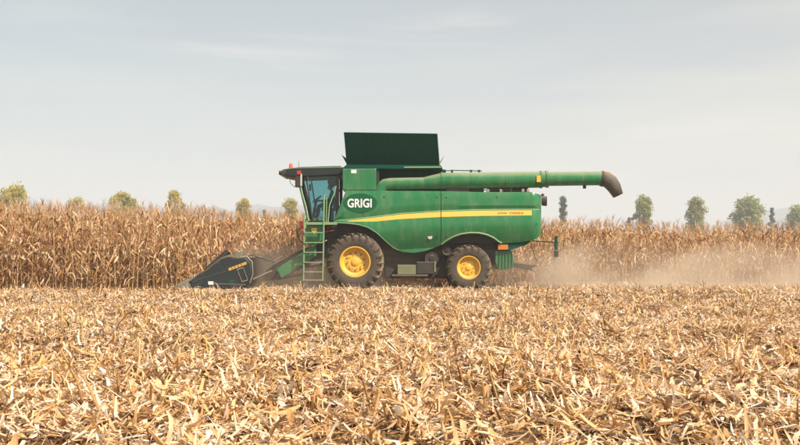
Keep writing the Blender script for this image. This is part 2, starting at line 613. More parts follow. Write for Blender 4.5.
# the largest single leaves and husks near the camera
r = np.random.default_rng(5)
leaf_protos = []
for k in range(16):
    L = np.array([r.uniform(0.22, 0.44)]); W = np.array([r.uniform(0.026, 0.06)])
    V, F, _ = ribbons(np.zeros((1, 3)), np.zeros(1), np.zeros(1), L, W, r.normal(0, 0.2, 1), r.normal(0, 0.8, 1), r.normal(0, 0.15, 1), 6, r.normal(0.3, 0.5, 1))
    leaf_protos.append(raw_mesh('straw_leaf', V, F, M['residue_single']))
for k in range(255):
    y = -26.6 + 10.5 * r.random() ** 1.5
    x = (r.random() * 2 - 1) * (CAM_D + y) * 0.43
    o = link('straw_leaf', leaf_protos[k % 16], ground, (x, y, float(ground_h(x, y)) + r.uniform(0.06, 0.10)))
    o.rotation_euler = (r.normal(0, 0.28), r.normal(0, 0.22), r.uniform(0, 6.28))

# cut stubs and a few bent stalks that stand out of the straw
stub_protos = []
for k in range(6):
    h = r.uniform(0.18, 0.42)
    mb = MB()
    lean = r.normal(0, 0.06, 2)
    pts = [(0, 0, -0.05), (lean[0] * 0.4, lean[1] * 0.4, h * 0.5), (lean[0], lean[1], h)]
    mb.tube(pts, [0.013, 0.012, 0.011], 6)
    for j in range(6):
        a = r.uniform(0, 6.28); w = r.uniform(0.006, 0.014)
        ll = r.uniform(0.10, 0.30); z0 = h * r.uniform(0.2, 1.0)
        dx, dy = math.cos(a), math.sin(a)
        p = [(dx * 0.01, dy * 0.01, z0), (dx * ll * 0.5, dy * ll * 0.5, z0 + ll * r.uniform(-0.1, 0.5)), (dx * ll, dy * ll, z0 + ll * r.uniform(-0.7, 0.2))]
        mb.add([(q[0] - dy * w, q[1] + dx * w, q[2]) for q in p] + [(q[0] + dy * w, q[1] - dx * w, q[2]) for q in p], [(0, 1, 4, 3), (1, 2, 5, 4)])
    stub_protos.append(mb.mesh('stalk_stub', M['stub'], 60))
for k in range(240):
    row = int(r.integers(0, 31))
    y = -25.9 + row * 0.75 + r.normal(0, 0.05)
    x = (r.random() * 2 - 1) * (CAM_D + y) * 0.43
    o = link('stalk_stub', stub_protos[k % 6], ground, (x, y, float(ground_h(x, y))))
    o.rotation_euler = (r.normal(0, 0.28), r.normal(0, 0.28), r.uniform(0, 6.28))
    s = r.uniform(0.8, 1.25)
    o.scale = (1, 1, s)


def bent_stalk(px, py, y, pts, rad=0.011, mt='stub'):
    """one long broken stalk; pts are offsets in metres from its foot"""
    p0 = at(px, py, y)
    gz = float(ground_h(p0.x, y))
    mb = MB().tube([(0, 0, -0.04)] + pts, [rad] * (len(pts) + 1), 6)
    o = mb.build('broken_stalk', M[mt], ground, smooth=60)
    o.location = (p0.x, y, gz)


def ground_y(py):
    return FPX * CAM_H / (py - HORIZON) - CAM_D


for px, py, pts in [(112, 432, [(-0.10, 0.05, 0.12), (-0.26, 0.08, 0.44)]), (66, 398, [(0.0, 0.0, 0.15), (0.06, 0.03, 0.33)]),
                    (152, 372, [(-0.10, 0.02, 0.18), (-0.20, 0.02, 0.40)]), (302, 395, [(-0.04, 0.0, 0.2), (-0.11, 0.05, 0.50)]),
                    (268, 352, [(0.05, 0.0, 0.2), (0.20, 0.05, 0.42), (0.42, 0.1, 0.33)]), (178, 352, [(0.12, 0.0, 0.16), (0.30, 0.0, 0.28)]),
                    (205, 360, [(0.02, 0, 0.2), (0.0, 0.05, 0.36)]), (338, 330, [(-0.12, 0, 0.18), (-0.25, 0, 0.38)]),
                    (12, 345, [(0.02, 0, 0.25), (0.10, 0, 0.48)]), (82, 345, [(0.0, 0, 0.22), (0.05, 0, 0.45)]),
                    (690, 395, [(0.1, 0, 0.12), (0.3, 0.05, 0.30)]), (560, 350, [(-0.1, 0, 0.1), (-0.3, 0, 0.22)]), (745, 350, [(0.02, 0, 0.2), (0.05, 0.0, 0.42)])]:
    bent_stalk(px, py, ground_y(py), pts)


# ------------------------------------------------------------------ standing corn
def leaf_arrays(r, L, W, up, droop, nseg=6, curl=1.0):
    """one hanging dry leaf in its own frame: base at the origin, growing along +X. returns V, F"""
    pts = [np.zeros(3)]
    ang = up
    seg = L / nseg
    side = 0.0
    fold = int(r.integers(0, 4)) if r.random() < 0.62 else -1
    for k in range(nseg):
        p = pts[-1] + seg * np.array([math.cos(ang), math.sin(side) * 0.6, math.sin(ang)])
        pts.append(p)
        if k == fold:
            ang = -1.2 + r.normal(0, 0.25)           # snapped midrib: the rest hangs
        elif fold < 0:
            ang -= droop / nseg * (1.6 if 1 <= k <= 3 else 0.7)
        else:
            ang -= 0.10
        ang = max(ang, -1.62 + r.normal(0, 0.12))
        side += r.normal(0, 0.45) * curl
    pts = np.array(pts)
    V = []
    tw = r.normal(0, 0.5)
    for k, p in enumerate(pts):
        t = k / nseg
        w = W * (0.55 + 0.9 * t) * (1 - t) ** 0.55 if t < 1 else 0.004
        w = max(w, 0.004)
        a = tw + r.normal(0, 0.35) * curl + t * r.normal(0.4, 0.6) * curl
        tan = pts[min(k + 1, nseg)] - pts[max(k - 1, 0)]
        tan = tan / np.linalg.norm(tan)
        s = np.array([0, 1.0, 0])
        u = np.cross(tan, s); u /= np.linalg.norm(u) + 1e-9
        sd = s * math.cos(a) + u * math.sin(a)
        V += [p + sd * w, p - sd * w]
    F = np.array([[2 * k, 2 * k + 1, 2 * k + 3, 2 * k + 2] for k in range(nseg)])
    return np.array(V), F


def rot_z(V, a):
    c, s = math.cos(a), math.sin(a)
    return np.stack([V[:, 0] * c - V[:, 1] * s, V[:, 0] * s + V[:, 1] * c, V[:, 2]], -1)


def mb_arrays(mb):
    """triangulate the few n-gons of a small builder into quads for the mass arrays"""
    F = []
    for q in mb.f:
        if len(q) == 4: F.append(q)
        elif len(q) == 3: F.append((q[0], q[1], q[2], q[2]))
        else:
            for i in range(1, len(q) - 1, 2):
                F.append((q[0], q[i], q[i + 1], q[i + 2] if i + 2 < len(q) else q[i + 1]))
    return np.array(mb.v), np.array(F)


class CornProto:
    pass


protos = []
r = np.random.default_rng(21)
for k in range(14):
    P = CornProto()
    sway = r.normal(0, 0.05, 2)
    H = 2.45

    def sx(z, sway=sway):
        return sway * (z / 2.5) ** 1.8
    mb = MB()
    zs = [0, 0.6, 1.3, 2.0, H]
    mb.tube([(sx(z)[0], sx(z)[1], z) for z in zs], [0.0145, 0.013, 0.011, 0.008, 0.005], 5, cap=False)
    P.stalk = mb
    P.leaves = []
    nl = int(r.integers(9, 12))
    a0 = r.uniform(0, 6.28)
    for j in range(nl):
        z = 0.28 + (2.15 - 0.28) * (j + r.uniform(-0.3, 0.3)) / (nl - 1)
        z = max(0.15, z)
        top = j / nl
        L = r.uniform(0.45, 0.88) * (0.85 if top > 0.8 or top < 0.15 else 1)
        up = r.uniform(0.5, 1.15) if top < 0.75 else r.uniform(0.8, 1.3)
        droop = r.uniform(2.2, 3.6) if top < 0.7 else r.uniform(1.4, 3.0)
        V, F = leaf_arrays(r, L, r.uniform(0.026, 0.046), up, droop, curl=1.35)
        a = a0 + j * math.pi + r.normal(0, 0.8)
        o = sx(z)
        P.leaves.append((V, F, a, np.array([o[0], o[1], z])))
    # dry sheath strips along the stalk
    mb = MB()
    o = sx(H)
    for j in range(6):
        a = r.uniform(0, 6.28); sp = r.uniform(0.05, 0.22); ll = r.uniform(0.18, 0.30)
        b_ = Vector((o[0], o[1], H - 0.04 + 0.02 * j))
        e = b_ + Vector((math.cos(a) * sp, math.sin(a) * sp, ll))
        mid = (b_ + e) / 2 + Vector((0, 0, 0.03))
        w = 0.006
        mb.add([b_ + Vector((w, 0, 0)), mid + Vector((w, 0, 0)), e, mid - Vector((w, 0, 0)), b_ - Vector((w, 0, 0))], [(0, 1, 3, 4), (1, 2, 3)])
    P.tassel = mb
    mb = MB()
    z = r.uniform(0.95, 1.25); a = r.uniform(0, 6.28)
    o = sx(z)
    b_ = Vector((o[0], o[1], z)); d = Vector((math.cos(a) * 0.75, math.sin(a) * 0.75, r.choice([0.6, -0.9]))).normalized()
    mb.tube([b_, b_ + d * 0.05, b_ + d * 0.13, b_ + d * 0.21, b_ + d * 0.26], [0.012, 0.028, 0.034, 0.024, 0.004], 6)
    P.ear = mb
    protos.append(P)


def corn_scale(x):
    return 1.055 - 0.0085 * x + 0.022 * np.sin(x * 0.83 + 1.0) + 0.015 * np.sin(x * 2.9)


# --- individuals: the rows that show largest
for P in protos:
    P.stalk_me = P.stalk.mesh('stalk', M['stalk'], 60)
    P.tassel_me = P.tassel.mesh('tassel', M['tassel'])
    P.ear_me = P.ear.mesh('ear', M['husk'], 60)
    P.leaf_me = [raw_mesh('leaf', V, F, M['corn_leaf_single']) for V, F, a, o in P.leaves]

n_single = 0
row0 = -0.82


def place_plant(x, y, label, group):
    global n_single
    P = protos[int(r.integers(len(protos)))]
    s = float(corn_scale(x)) * r.uniform(0.90, 1.08)
    e = empty('corn_plant', (x, y, 0), None, r.uniform(0, 6.28))
    e.rotation_euler = (r.normal(0, 0.035), r.normal(0, 0.05), r.uniform(0, 6.28))
    e.scale = (s, s, s)
    tag(e, label, 'corn plant', group)
    for nm, me in (('stalk', P.stalk_me), ('tassel', P.tassel_me), ('ear', P.ear_me)):
        if nm == 'ear' and r.random() < 0.35: continue
        link(nm, me, e)
    sel = list(range(len(P.leaf_me)))
    for j in sel:
        V, F, a, o = P.leaves[j]
        lf = link('leaf', P.leaf_me[j], e, tuple(o))
        lf.rotation_euler = (0, 0, a + r.normal(0, 0.2))
    n_single += 1


LAB_L = 'dry tan corn plant standing uncut ahead of the harvester header, left front rows'
GRP_L = 'corn plants ahead of the header'
LAB_R = 'dry tan corn plant standing behind the dust right of the harvester, front rows'
GRP_R = 'corn plants behind the dust'
singles_x = {}
for j in range(4):
    y = row0 + 0.75 * j
    x = -14.25 - 0.3 * j
    while x < at(200, 0, y).x - 0.1 + 0.08 * math.sin(j * 2.1):
        place_plant(x + r.normal(0, 0.025), y + r.normal(0, 0.03), LAB_L, GRP_L)
        x += r.uniform(0.145, 0.20)
for j in range(2):
    y = 5.18 + 0.75 * j
    x = 5.6
    while x < 16.8:
        place_plant(x + r.normal(0, 0.025), y + r.normal(0, 0.03), LAB_R, GRP_R)
        x += r.uniform(0.165, 0.215)
print('single corn plants', n_single)

# --- all other plants of the stand as one mass
spots = []


def fill_row(y, x0, x1, step, lod):
    x = x0
    while x < x1:
        spots.append((x + r.normal(0, 0.03), y + r.normal(0, 0.035), lod))
        x += step * r.uniform(0.85, 1.2)


for j in range(8):                                   # rows in the header's width
    y = row0 + 0.75 * j
    if j < 4:
        fill_row(y, -30, -14.3 - 0.3 * j, 0.17, 0)
    else:
        fill_row(y, -30, -7.15, 0.17, 0)
for j in range(0, 9):
    y = 5.18 + 0.75 * j
    if j < 2:
        fill_row(y, -30, 5.5, 0.17, 0)
        fill_row(y, 16.9, 30, 0.17, 0)
    else:
        fill_row(y, -30, 30, 0.18, 0)
for j in range(9, 44):
    y = 5.18 + 0.75 * j
    w = 24 + 0.5 * y
    fill_row(y, -w, w, 0.42 + 0.01 * j, 1)

merged = []
for lod in (0, 1):
    for P in protos:
        Vs, Fs, Ts = [], [], []
        o_ = 0

        def put(V, F, t):
            global o_
            Vs.append(V); Fs.append(F + o_); Ts.append(np.full(len(V), t)); o_ += len(V)
        V, F = mb_arrays(P.stalk)
        put(V, F, 0.45)
        for (V, F, a, o) in (P.leaves if lod == 0 else P.leaves[-4:]):
            put(rot_z(V, a) + o, F, r.uniform(0.05, 1.0))
        V, F = mb_arrays(P.tassel)
        put(V, F, 0.5)
        if lod == 0:
            V, F = mb_arrays(P.ear)
            put(V, F, 0.8)
        merged.append((np.concatenate(Vs), np.concatenate(Fs), np.concatenate(Ts)))
spots = np.array(spots)
pick = r.integers(0, 14, len(spots)) + 14 * spots[:, 2].astype(int)
VV, FF, TT = [], [], []
off = 0
for k, (V, F, T) in enumerate(merged):
    S = spots[pick == k]
    if not len(S): continue
    N = len(S)
    s = corn_scale(np.clip(S[:, 0], -20, 20)) * r.uniform(0.92, 1.07, N)
    a = r.uniform(0, 6.28, N)
    lx, ly = r.normal(0, 0.04, N), r.normal(0, 0.04, N)
    c, sn = np.cos(a), np.sin(a)
    X = (V[None, :, 0] * c[:, None] - V[None, :, 1] * sn[:, None]) * s[:, None]
    Y = (V[None, :, 0] * sn[:, None] + V[None, :, 1] * c[:, None]) * s[:, None]
    Z = V[None, :, 2] * s[:, None]
    X = X + Z * lx[:, None] + S[:, 0][:, None]
    Y = Y + Z * ly[:, None] + S[:, 1][:, None]
    VV.append(np.stack([X, Y, Z], -1).reshape(-1, 3))
    FF.append((F[None] + (np.arange(N) * len(V))[:, None, None]).reshape(-1, 4) + off)
    TT.append(np.clip(T[None] + r.normal(0, 0.12, N)[:, None], 0, 1).ravel())
    off += N * len(V)
VV, FF, TT = np.concatenate(VV), np.concatenate(FF), np.concatenate(TT)
# degenerate quads back to triangles
deg = FF[:, 2] == FF[:, 3]
tri = np.concatenate([FF[~deg][:, [0, 1, 2]], FF[~deg][:, [0, 2, 3]], FF[deg][:, :3]])
mass = link('corn_stand', raw_mesh('corn_stand', VV, tri, M['corn_mass'], TT))
tag(mass, 'tall dense stand of dry tan corn filling the field behind the front rows', 'corn', kind='stuff')
print('corn stand', len(spots), 'tris', len(tri))


# ------------------------------------------------------------------ combine harvester
YC = 1.8
ORG = (at(400, 290, YC).x, YC, 0.0)
combine = empty('combine_harvester', ORG)
tag(combine, 'green combine harvester with yellow wheels and raised dark grain tank cutting the corn', 'harvester')


def part(mb, name, mat_, parent=combine, smooth=None, bevel=0):
    return mb.build(name, M[mat_], parent, ORG, smooth, bevel)


def ip(x, pts):
    return float(np.interp(x, [p[0] for p in pts], [p[1] for p in pts]))


PY = 0.25                                            # plane of the side panels
S_UP = [(346, 220.8), (375, 217.3), (400, 214.2), (441, 211.5), (480, 210.3), (531, 210.0), (545, 210.0)]
S_LO = [(346, 221.6), (375, 221.6), (400, 219.2), (441, 217.0), (480, 216.0), (531, 215.4), (545, 215.4)]
TOPL = [(333.0, 222.5), (346, 190.4), (441, 191.0), (536, 193.2), (540.5, 194.2), (542, 196)]
BOTL = [(333.0, 223.0), (345, 223.2), (358, 224.6), (368, 227.5), (377, 233.0), (386, 241.5), (394, 248.2), (403, 251.8), (413, 253.0), (425, 251.2),
        (434, 248.0), (440.4, 245.2), (446, 241.0), (453, 236.8), (461, 234.0), (470, 232.8), (479, 233.0), (487, 234.8), (494, 238.0),
        (499, 241.8), (503, 243.5), (520, 242.2), (533, 240.4), (538.5, 238.0), (542, 233.0)]


def bulge(px, py):
    c = ip(px, S_UP) - 0.4
    if py < c - 0.9:
        o = 0.055 * (py - 190) / (c - 190 + 0.01)
    elif py < c:
        o = -0.015
    else:
        t = (py - c) / 15
        o = 0.030 + 0.085 * math.sin(min(t, 1.0) * math.pi / 2)
        if t > 1: o -= 0.16 * ((t - 1)) ** 1.6
    if px > 531: o -= 0.26 * ((px - 531) / 11) ** 2.4
    if px < 346: o -= 0.10 * ((346 - px) / 13) ** 2
    return o


def side_panel(x0, x1, n, name, far=False):
    xs = np.linspace(x0, x1, n)
    rows = []
    for px in xs:
        zt, zb = ip(px, TOPL), ip(px, BOTL)
        c = min(max(ip(px, S_UP) - 0.4, zt + 0.05), zb - 0.2)
        c0 = max(zt + 0.03, c - 0.9)
        ys = list(np.linspace(zt, c0, 6)) + [c0 + (c - c0) * 0.15 + 0.01, c] + list(np.linspace(c, zb, 14))[1:]
        col = []
        for k, py in enumerate(ys):
            b_ = bulge(px, py)
            if k == 0: b_ -= 0.035                   # rounded top edge
            col.append((px, py, b_))
        rows.append(col)
    mb = MB()
    m_ = len(rows[0])
    n_ = len(rows)

    def w(p, inner):
        q = at(p[0], p[1], PY)
        y = PY - p[2] if not inner else PY + 0.16
        if far: y = 2 * YC - y
        return (q.x, y, q.z)
    outer = [w(p, False) for col in rows for p in col]
    inner = [w(p, True) for col in rows for p in col]
    f = []
    N = n_ * m_
    for i in range(n_ - 1):
        for j in range(m_ - 1):
            a, b_, c, d = i * m_ + j, (i + 1) * m_ + j, (i + 1) * m_ + j + 1, i * m_ + j + 1
            f += [(a, b_, c, d), (N + d, N + c, N + b_, N + a)]
    for i in range(n_ - 1):
        a, b_ = i * m_, (i + 1) * m_
        f += [(a, N + a, N + b_, b_), (a + m_ - 1, b_ + m_ - 1, N + b_ + m_ - 1, N + a + m_ - 1)]
    for j in range(m_ - 1):
        f += [(j, j + 1, N + j + 1, N + j), ((n_ - 1) * m_ + j, N + (n_ - 1) * m_ + j, N + (n_ - 1) * m_ + j + 1, (n_ - 1) * m_ + j + 1)]
    mb.add(outer + inner, f)
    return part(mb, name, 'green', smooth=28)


side_panel(333.2, 440.7, 60, 'front_side_panel')
rear_panel = side_panel(441.3, 541.8, 60, 'rear_side_panel')
side_panel(333.2, 440.7, 40, 'front_side_panel', True)
side_panel(441.3, 541.8, 40, 'rear_side_panel', True)


def decal(poly_cols, name, mat_, proud=0.006, thick=0.004, parent=combine):
    """thin sheet following the panel: list of (px, py_top, py_bottom)"""
    mb = MB()
    top, bot = [], []
    for px, a, c in poly_cols:
        for lst, py in ((top, a), (bot, c)):
            q = at(px, py, PY)
            lst.append((q.x, PY - bulge(px, py) - proud, q.z))
    n_ = len(top)
    back = [(x, y + thick, z) for x, y, z in top + bot]
    f = []
    for i in range(n_ - 1):
        f += [(i, i + 1, n_ + i + 1, n_ + i), (2 * n_ + i, 3 * n_ + i, 3 * n_ + i + 1, 2 * n_ + i + 1),
              (i, 2 * n_ + i, 2 * n_ + i + 1, i + 1), (n_ + i, n_ + i + 1, 3 * n_ + i + 1, 3 * n_ + i)]
    f += [(0, n_, 3 * n_, 2 * n_), (n_ - 1, 3 * n_ - 1, 4 * n_ - 1, 2 * n_ - 1)]
    mb.add(top + bot + back, f)
    return part(mb, name, mat_, parent)


def stripe(x0, x1, n):
    return decal([(px, ip(px, S_UP) + 0.35, max(ip(px, S_LO), ip(px, S_UP) + 0.5)) for px in np.linspace(x0, x1, n)], 'yellow_stripe', 'yellow')


stripe(348, 440.6, 30)
st2 = stripe(441.4, 531.5, 24)


def lettering(text, h, name, mat_, parent, loc, shear=0.0, sxx=1.0, bold=0.0, ext=0.004, spacing=1.0):
    """mesh letters standing on the side plane, facing -Y"""
    cu = bpy.data.curves.new(name, 'FONT')
    cu.body = text
    cu.size = 1.0
    cu.extrude = ext / h
    cu.offset = bold
    cu.shear = shear
    cu.space_character = spacing
    cu.align_x = 'CENTER'
    cu.align_y = 'CENTER'
    cu.resolution_u = 4
    tmp = bpy.data.objects.new(name, cu)
    C.objects.link(tmp)
    dg = bpy.context.evaluated_depsgraph_get()
    me = bpy.data.meshes.new_from_object(tmp.evaluated_get(dg))
    bpy.data.objects.remove(tmp)
    me.name = name
    me.materials.clear()
    me.materials.append(M[mat_])
    v = np.zeros(len(me.vertices) * 3)
    me.vertices.foreach_get('co', v)
    v = v.reshape(-1, 3)
    mn, mxx = v.min(0), v.max(0)
    cen = (mn + mxx) / 2
    v = v - cen
    k = h / (mxx[1] - mn[1])
    out = np.stack([v[:, 0] * k * sxx, -v[:, 2] * k, v[:, 1] * k], -1)
    me.vertices.foreach_set('co', out.ravel())
    o = bpy.data.objects.new(name, me)
    C.objects.link(o)
    o.parent = parent
    o.location = (loc[0] - ORG[0], loc[1] - ORG[1], loc[2] - ORG[2])
    return o


# oval name emblem, a bent sheet on the panel
mb = MB()
ecx, ecy, erx, ery = 360.2, 203.0, 17.0, 9.6
ring_o = []
n_ = 36
for rr in (0.0, 0.5, 0.8, 1.0):
    for k in range(n_):
        a = 2 * math.pi * k / n_
        px, py = ecx + erx * rr * math.cos(a), ecy - ery * rr * math.sin(a)
        q = at(px, py, PY)
        ring_o.append((q.x, PY - bulge(px, py) - 0.008, q.z))
f = [(j * n_ + k, j * n_ + (k + 1) % n_, (j + 1) * n_ + (k + 1) % n_, (j + 1) * n_ + k) for j in range(3) for k in range(n_)]
mb.add(ring_o, f)
emb = part(mb, 'name_emblem', 'emblem')
md = emb.modifiers.new('thick', 'SOLIDIFY'); md.thickness = 0.004; md.offset = 0
q = at(359.6, 203.2, PY)
lettering('GRIGI', 9.0 / 28 * 0.99, 'lettering', 'white', emb, (q.x, PY - bulge(360, 203) - 0.020, q.z), sxx=0.80, bold=0.022, spacing=1.02, ext=0.004)
emb.children[0].rotation_euler = (R(-3.5), 0, 0)
q = at(509, 213.6, PY)
for wd, px in (('JOHN', 502.0), ('DEERE', 516.5)):
    q = at(px, 213.5, PY)
    lettering(wd, 0.095, 'lettering', 'letter_grey', st2, (q.x, PY - bulge(px, 213.5) - 0.011, q.z), sxx=1.3, bold=0.01, ext=0.002)

# round sticker
mb = MB()
q = at(430, 237, PY)
mb.lathe([(0.001, -0.004), (0.075, -0.004), (0.078, 0.004)], 20, (q.x, PY - bulge(430, 237) - 0.006, q.z))
stk = part(mb, 'round_sticker', 'white')
mb = MB().lathe([(0.030, -0.003), (0.048, -0.003), (0.048, 0.003), (0.030, 0.003)], 18, (q.x, PY - bulge(430, 237) - 0.0115, q.z))
part(mb, 'sticker_ring', 'boot', stk)

for px, py in ((437, 236.5), (446.5, 236.0), (436.6, 197), (446, 197.5), (536, 224), (384, 197), (497, 197)):
    q = at(px, py, PY)
    part(MB().lathe([(0.001, -0.014), (0.026, -0.012), (0.032, 0.0), (0.032, 0.03)], 12, (q.x, PY - bulge(px, py) - 0.002, q.z)), 'panel_latch', 'dark', smooth=40)
# wheel arch lips
def arch_lip(x0, x1, name, rad):
    pts = []
    for px in np.linspace(x0, x1, 26):
        py = ip(px, BOTL)
        q = at(px, py, PY)
        pts.append((q.x, PY - bulge(px, py) + 0.005, q.z))
    return part(MB().tube(pts, rad, 8), name, 'green_rail', smooth=60)


arch_lip(441.5, 502, 'rear_wheel_arch_lip', 0.035)
arch_lip(334, 405, 'front_wheel_arch_lip', 0.014)

# hull between the panels
def xr(px, y=PY): return at(px, 0, y).x
def zr(py, y=PY): return at(400, py, y).z


mb = MB()
mb.prism([(xr(340), zr(221)), (xr(347), zr(193.5)), (xr(533), zr(195)), (xr(538), zr(230)), (xr(505), zr(243)), (xr(440), zr(243)), (xr(395), zr(252)), (xr(385), zr(240)), (xr(366), zr(228))], 0.62, 2.98)
part(mb, 'hull', 'dark')
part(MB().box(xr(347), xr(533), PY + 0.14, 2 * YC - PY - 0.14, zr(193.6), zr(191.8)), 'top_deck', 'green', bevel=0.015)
# inner wheel housings and undercarriage
part(MB().box(xr(384), xr(447), 0.82, 2.78, zr(279), zr(241)), 'engine_belly', 'dark', bevel=0.04)
part(MB().box(xr(496), xr(512), 0.9, 2.7, zr(262), zr(243)), 'straw_walker_end', 'dark', bevel=0.02)
part(MB().box(xr(326), xr(396), 0.80, 2.80, zr(262), zr(222)), 'front_wheel_housing', 'dark', bevel=0.02)
part(MB().box(xr(447.5), xr(496), 0.86, 2.74, zr(266), zr(235)), 'rear_wheel_housing', 'dark', bevel=0.02)
part(MB().box(xr(384), xr(446), 2.9, 3.4, zr(280), zr(254)), 'fuel_tank', 'dark', bevel=0.04)
# chassis rails, cross pieces and pulleys under the hull
for y in (0.74, 2.86):
    part(MB().box(xr(340), xr(512), y - 0.05, y + 0.05, zr(256), zr(249.5)), 'chassis_rail', 'dark', bevel=0.01)
for px, py, rr in ((432, 258, 0.26), (404, 247, 0.2), (447, 250, 0.18)):
    q = at(px, py, 0.5)
    mb = MB().lathe([(0.02, -0.05), (rr * 0.35, -0.05), (rr * 0.4, -0.02), (rr * 0.85, -0.02), (rr, -0.05), (rr, 0.05), (0.02, 0.05)], 26, (q.x, 0.55, q.z))
    part(mb, 'drive_pulley', 'dark', smooth=30)
# battery box with step beneath the side, red hydraulic block below
q0, q1 = at(397.5, 274.5, 0.30), at(416, 265, 0.30)
part(MB().box(q0.x, q1.x, 0.30, 0.75, q0.z, q1.z), 'tool_box', 'green_rail_dull', bevel=0.015)
q0, q1 = at(416.6, 274.0, 0.36), at(433.5, 262, 0.36)
part(MB().box(q0.x, q1.x, 0.36, 0.75, q0.z, q1.z), 'filter_housing', 'dark', bevel=0.02)
q0, q1 = at(434.0, 272, 0.33), at(436, 261.5, 0.33)
part(MB().box(q0.x, q1.x, 0.33, 0.72, q0.z, q1.z), 'bracket', 'green_rail_dull', bevel=0.008)
q0, q1 = at(392, 276.4, 0.22), at(428, 274.8, 0.22)
part(MB().box(q0.x, q1.x, 0.22, 0.80, q0.z, q1.z), 'side_step', 'boot', bevel=0.008)
q0, q1 = at(400.5, 281, 0.5), at(415, 277, 0.5)
part(MB().box(q0.x, q1.x, 0.5, 0.8, q0.z, q1.z), 'hydraulic_block', 'rust', bevel=0.02)

# rear end
q = at(538, 215, PY)
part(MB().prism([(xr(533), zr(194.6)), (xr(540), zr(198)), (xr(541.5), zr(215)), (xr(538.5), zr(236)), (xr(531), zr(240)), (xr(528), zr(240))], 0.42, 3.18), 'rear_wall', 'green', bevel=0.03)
mb = MB().prism([(xr(498), zr(246)), (xr(506), zr(243.2)), (xr(533), zr(239.5)), (xr(527), zr(245)), (xr(509), zr(250.5)), (xr(499), zr(250.5))], 0.42, 3.18)
hood = part(mb, 'discharge_hood', 'green_dark', bevel=0.015)
q0, q1 = at(498, 249.6, 0.4), at(508.0, 244.4, 0.4)
part(MB().box(q0.x, q1.x, 0.395, 0.418, q0.z, q1.z), 'orange_reflector', 'orange', bevel=0.004)
mb = MB().prism([(xr(496), zr(250.8)), (xr(513), zr(250.8)), (xr(515.5), zr(262)), (xr(513), zr(269)), (xr(499), zr(270)), (xr(496), zr(262))], 0.55, 3.05)
chop = part(mb, 'straw_chopper', 'green', bevel=0.03)
for k in range(5):
    px = 499 + 3.2 * k
    part(MB().bar(at(px, 252, 0.53), at(px, 268, 0.53), 0.025, 0.03), 'chopper_rib', 'green_dark', chop)
for k, y in enumerate((0.75, 1.9)):
    a0, a1 = at(513, 264, y), at(536, 267.5, y)
    mb = MB().prism([(at(512, 262.5, 0.75).x, at(512, 262.5, 0.75).z), (at(537.5, 265.4, 0.75).x, at(537.5, 265.4, 0.75).z),
                     (at(531.5, 268.2, 0.75).x, at(531.5, 268.2, 0.75).z), (at(533, 270.6, 0.75).x, at(533, 270.6, 0.75).z), (at(512, 267.0, 0.75).x, at(512, 267.0, 0.75).z)], y, y + 0.95)
    part(mb, 'spreader_tailboard', 'black', bevel=0.01)
part(MB().tube([at(532, 241, 0.5), at(545, 241.8, 0.45), at(556, 242.2, 0.42)], 0.022, 8), 'rear_arm', 'green_dark', smooth=60)
part(MB().tube([at(531, 244, 0.5), at(534, 254, 0.6), at(537, 262, 0.7)], 0.016, 6), 'rear_strut', 'green_dark', smooth=60)
mb = MB().box(at(554.8, 0, 0.42).x, at(557.4, 0, 0.42).x, 0.36, 0.50, at(400, 250, 0.42).z, at(400, 236, 0.42).z)
wp = part(mb, 'marker_lamp_post', 'green_dark', bevel=0.01)
mb = MB().box(at(554.3, 0, 0.42).x, at(558.2, 0, 0.42).x, 0.33, 0.53, at(400, 257, 0.42).z, at(400, 250.4, 0.42).z)
part(mb, 'marker_lamp', 'black', wp, bevel=0.02)
q = at(544.5, 201, 0.6)
mb = MB().loft([[(q.x - 0.09, 0.5 + 0.14 + 0.12 * math.cos(a), q.z + 0.17 * math.sin(a)) for a in np.linspace(0, 2 * math.pi, 15)[:-1]],
                [(q.x + 0.08, 0.5 + 0.14 + 0.14 * math.cos(a), q.z + 0.19 * math.sin(a)) for a in np.linspace(0, 2 * math.pi, 15)[:-1]]])
part(mb, 'work_lamp', 'black', smooth=40)
mb = MB().lathe([(0.001, 0.0), (0.05, 0.0), (0.06, 0.12)], 14, (at(543, 193, 0.7).x, 0.7, at(543, 195, 0.7).z))
part(mb, 'rear_beacon', 'boot', smooth=40)

# engine deck things under the unloading tube
deck_z = zr(191.6)
for nm, p0, p1, y0, y1, mm in (('engine_cover', 452, 486, 1.1, 2.6, 'dark'), ('air_cleaner', 490, 512, 0.7, 1.4, 'dark'), ('cooler_housing', 515, 531, 1.0, 2.7, 'dark'),
                               ('deck_box', 446, 470, 0.5, 0.9, 'black')):
    hh = 0.30 if nm != 'cooler_housing' else 0.22
    part(MB().box(xr(p0), xr(p1), y0, y1, deck_z + 0.004, deck_z + hh), nm, mm, bevel=0.03)
for px in (488, 501, 523, 528):
    q = at(px, 188, 0.5)
    part(MB().box(q.x - 0.05, q.x + 0.05, 0.48, 0.62, deck_z + 0.003, deck_z + 0.11), 'deck_bracket', 'steel', bevel=0.01)
part(MB().tube([(xr(472), 0.55, deck_z + 0.06), (xr(500), 0.52, deck_z + 0.09), (xr(524), 0.55, deck_z + 0.05)], 0.018, 6), 'hose', 'black', smooth=60)

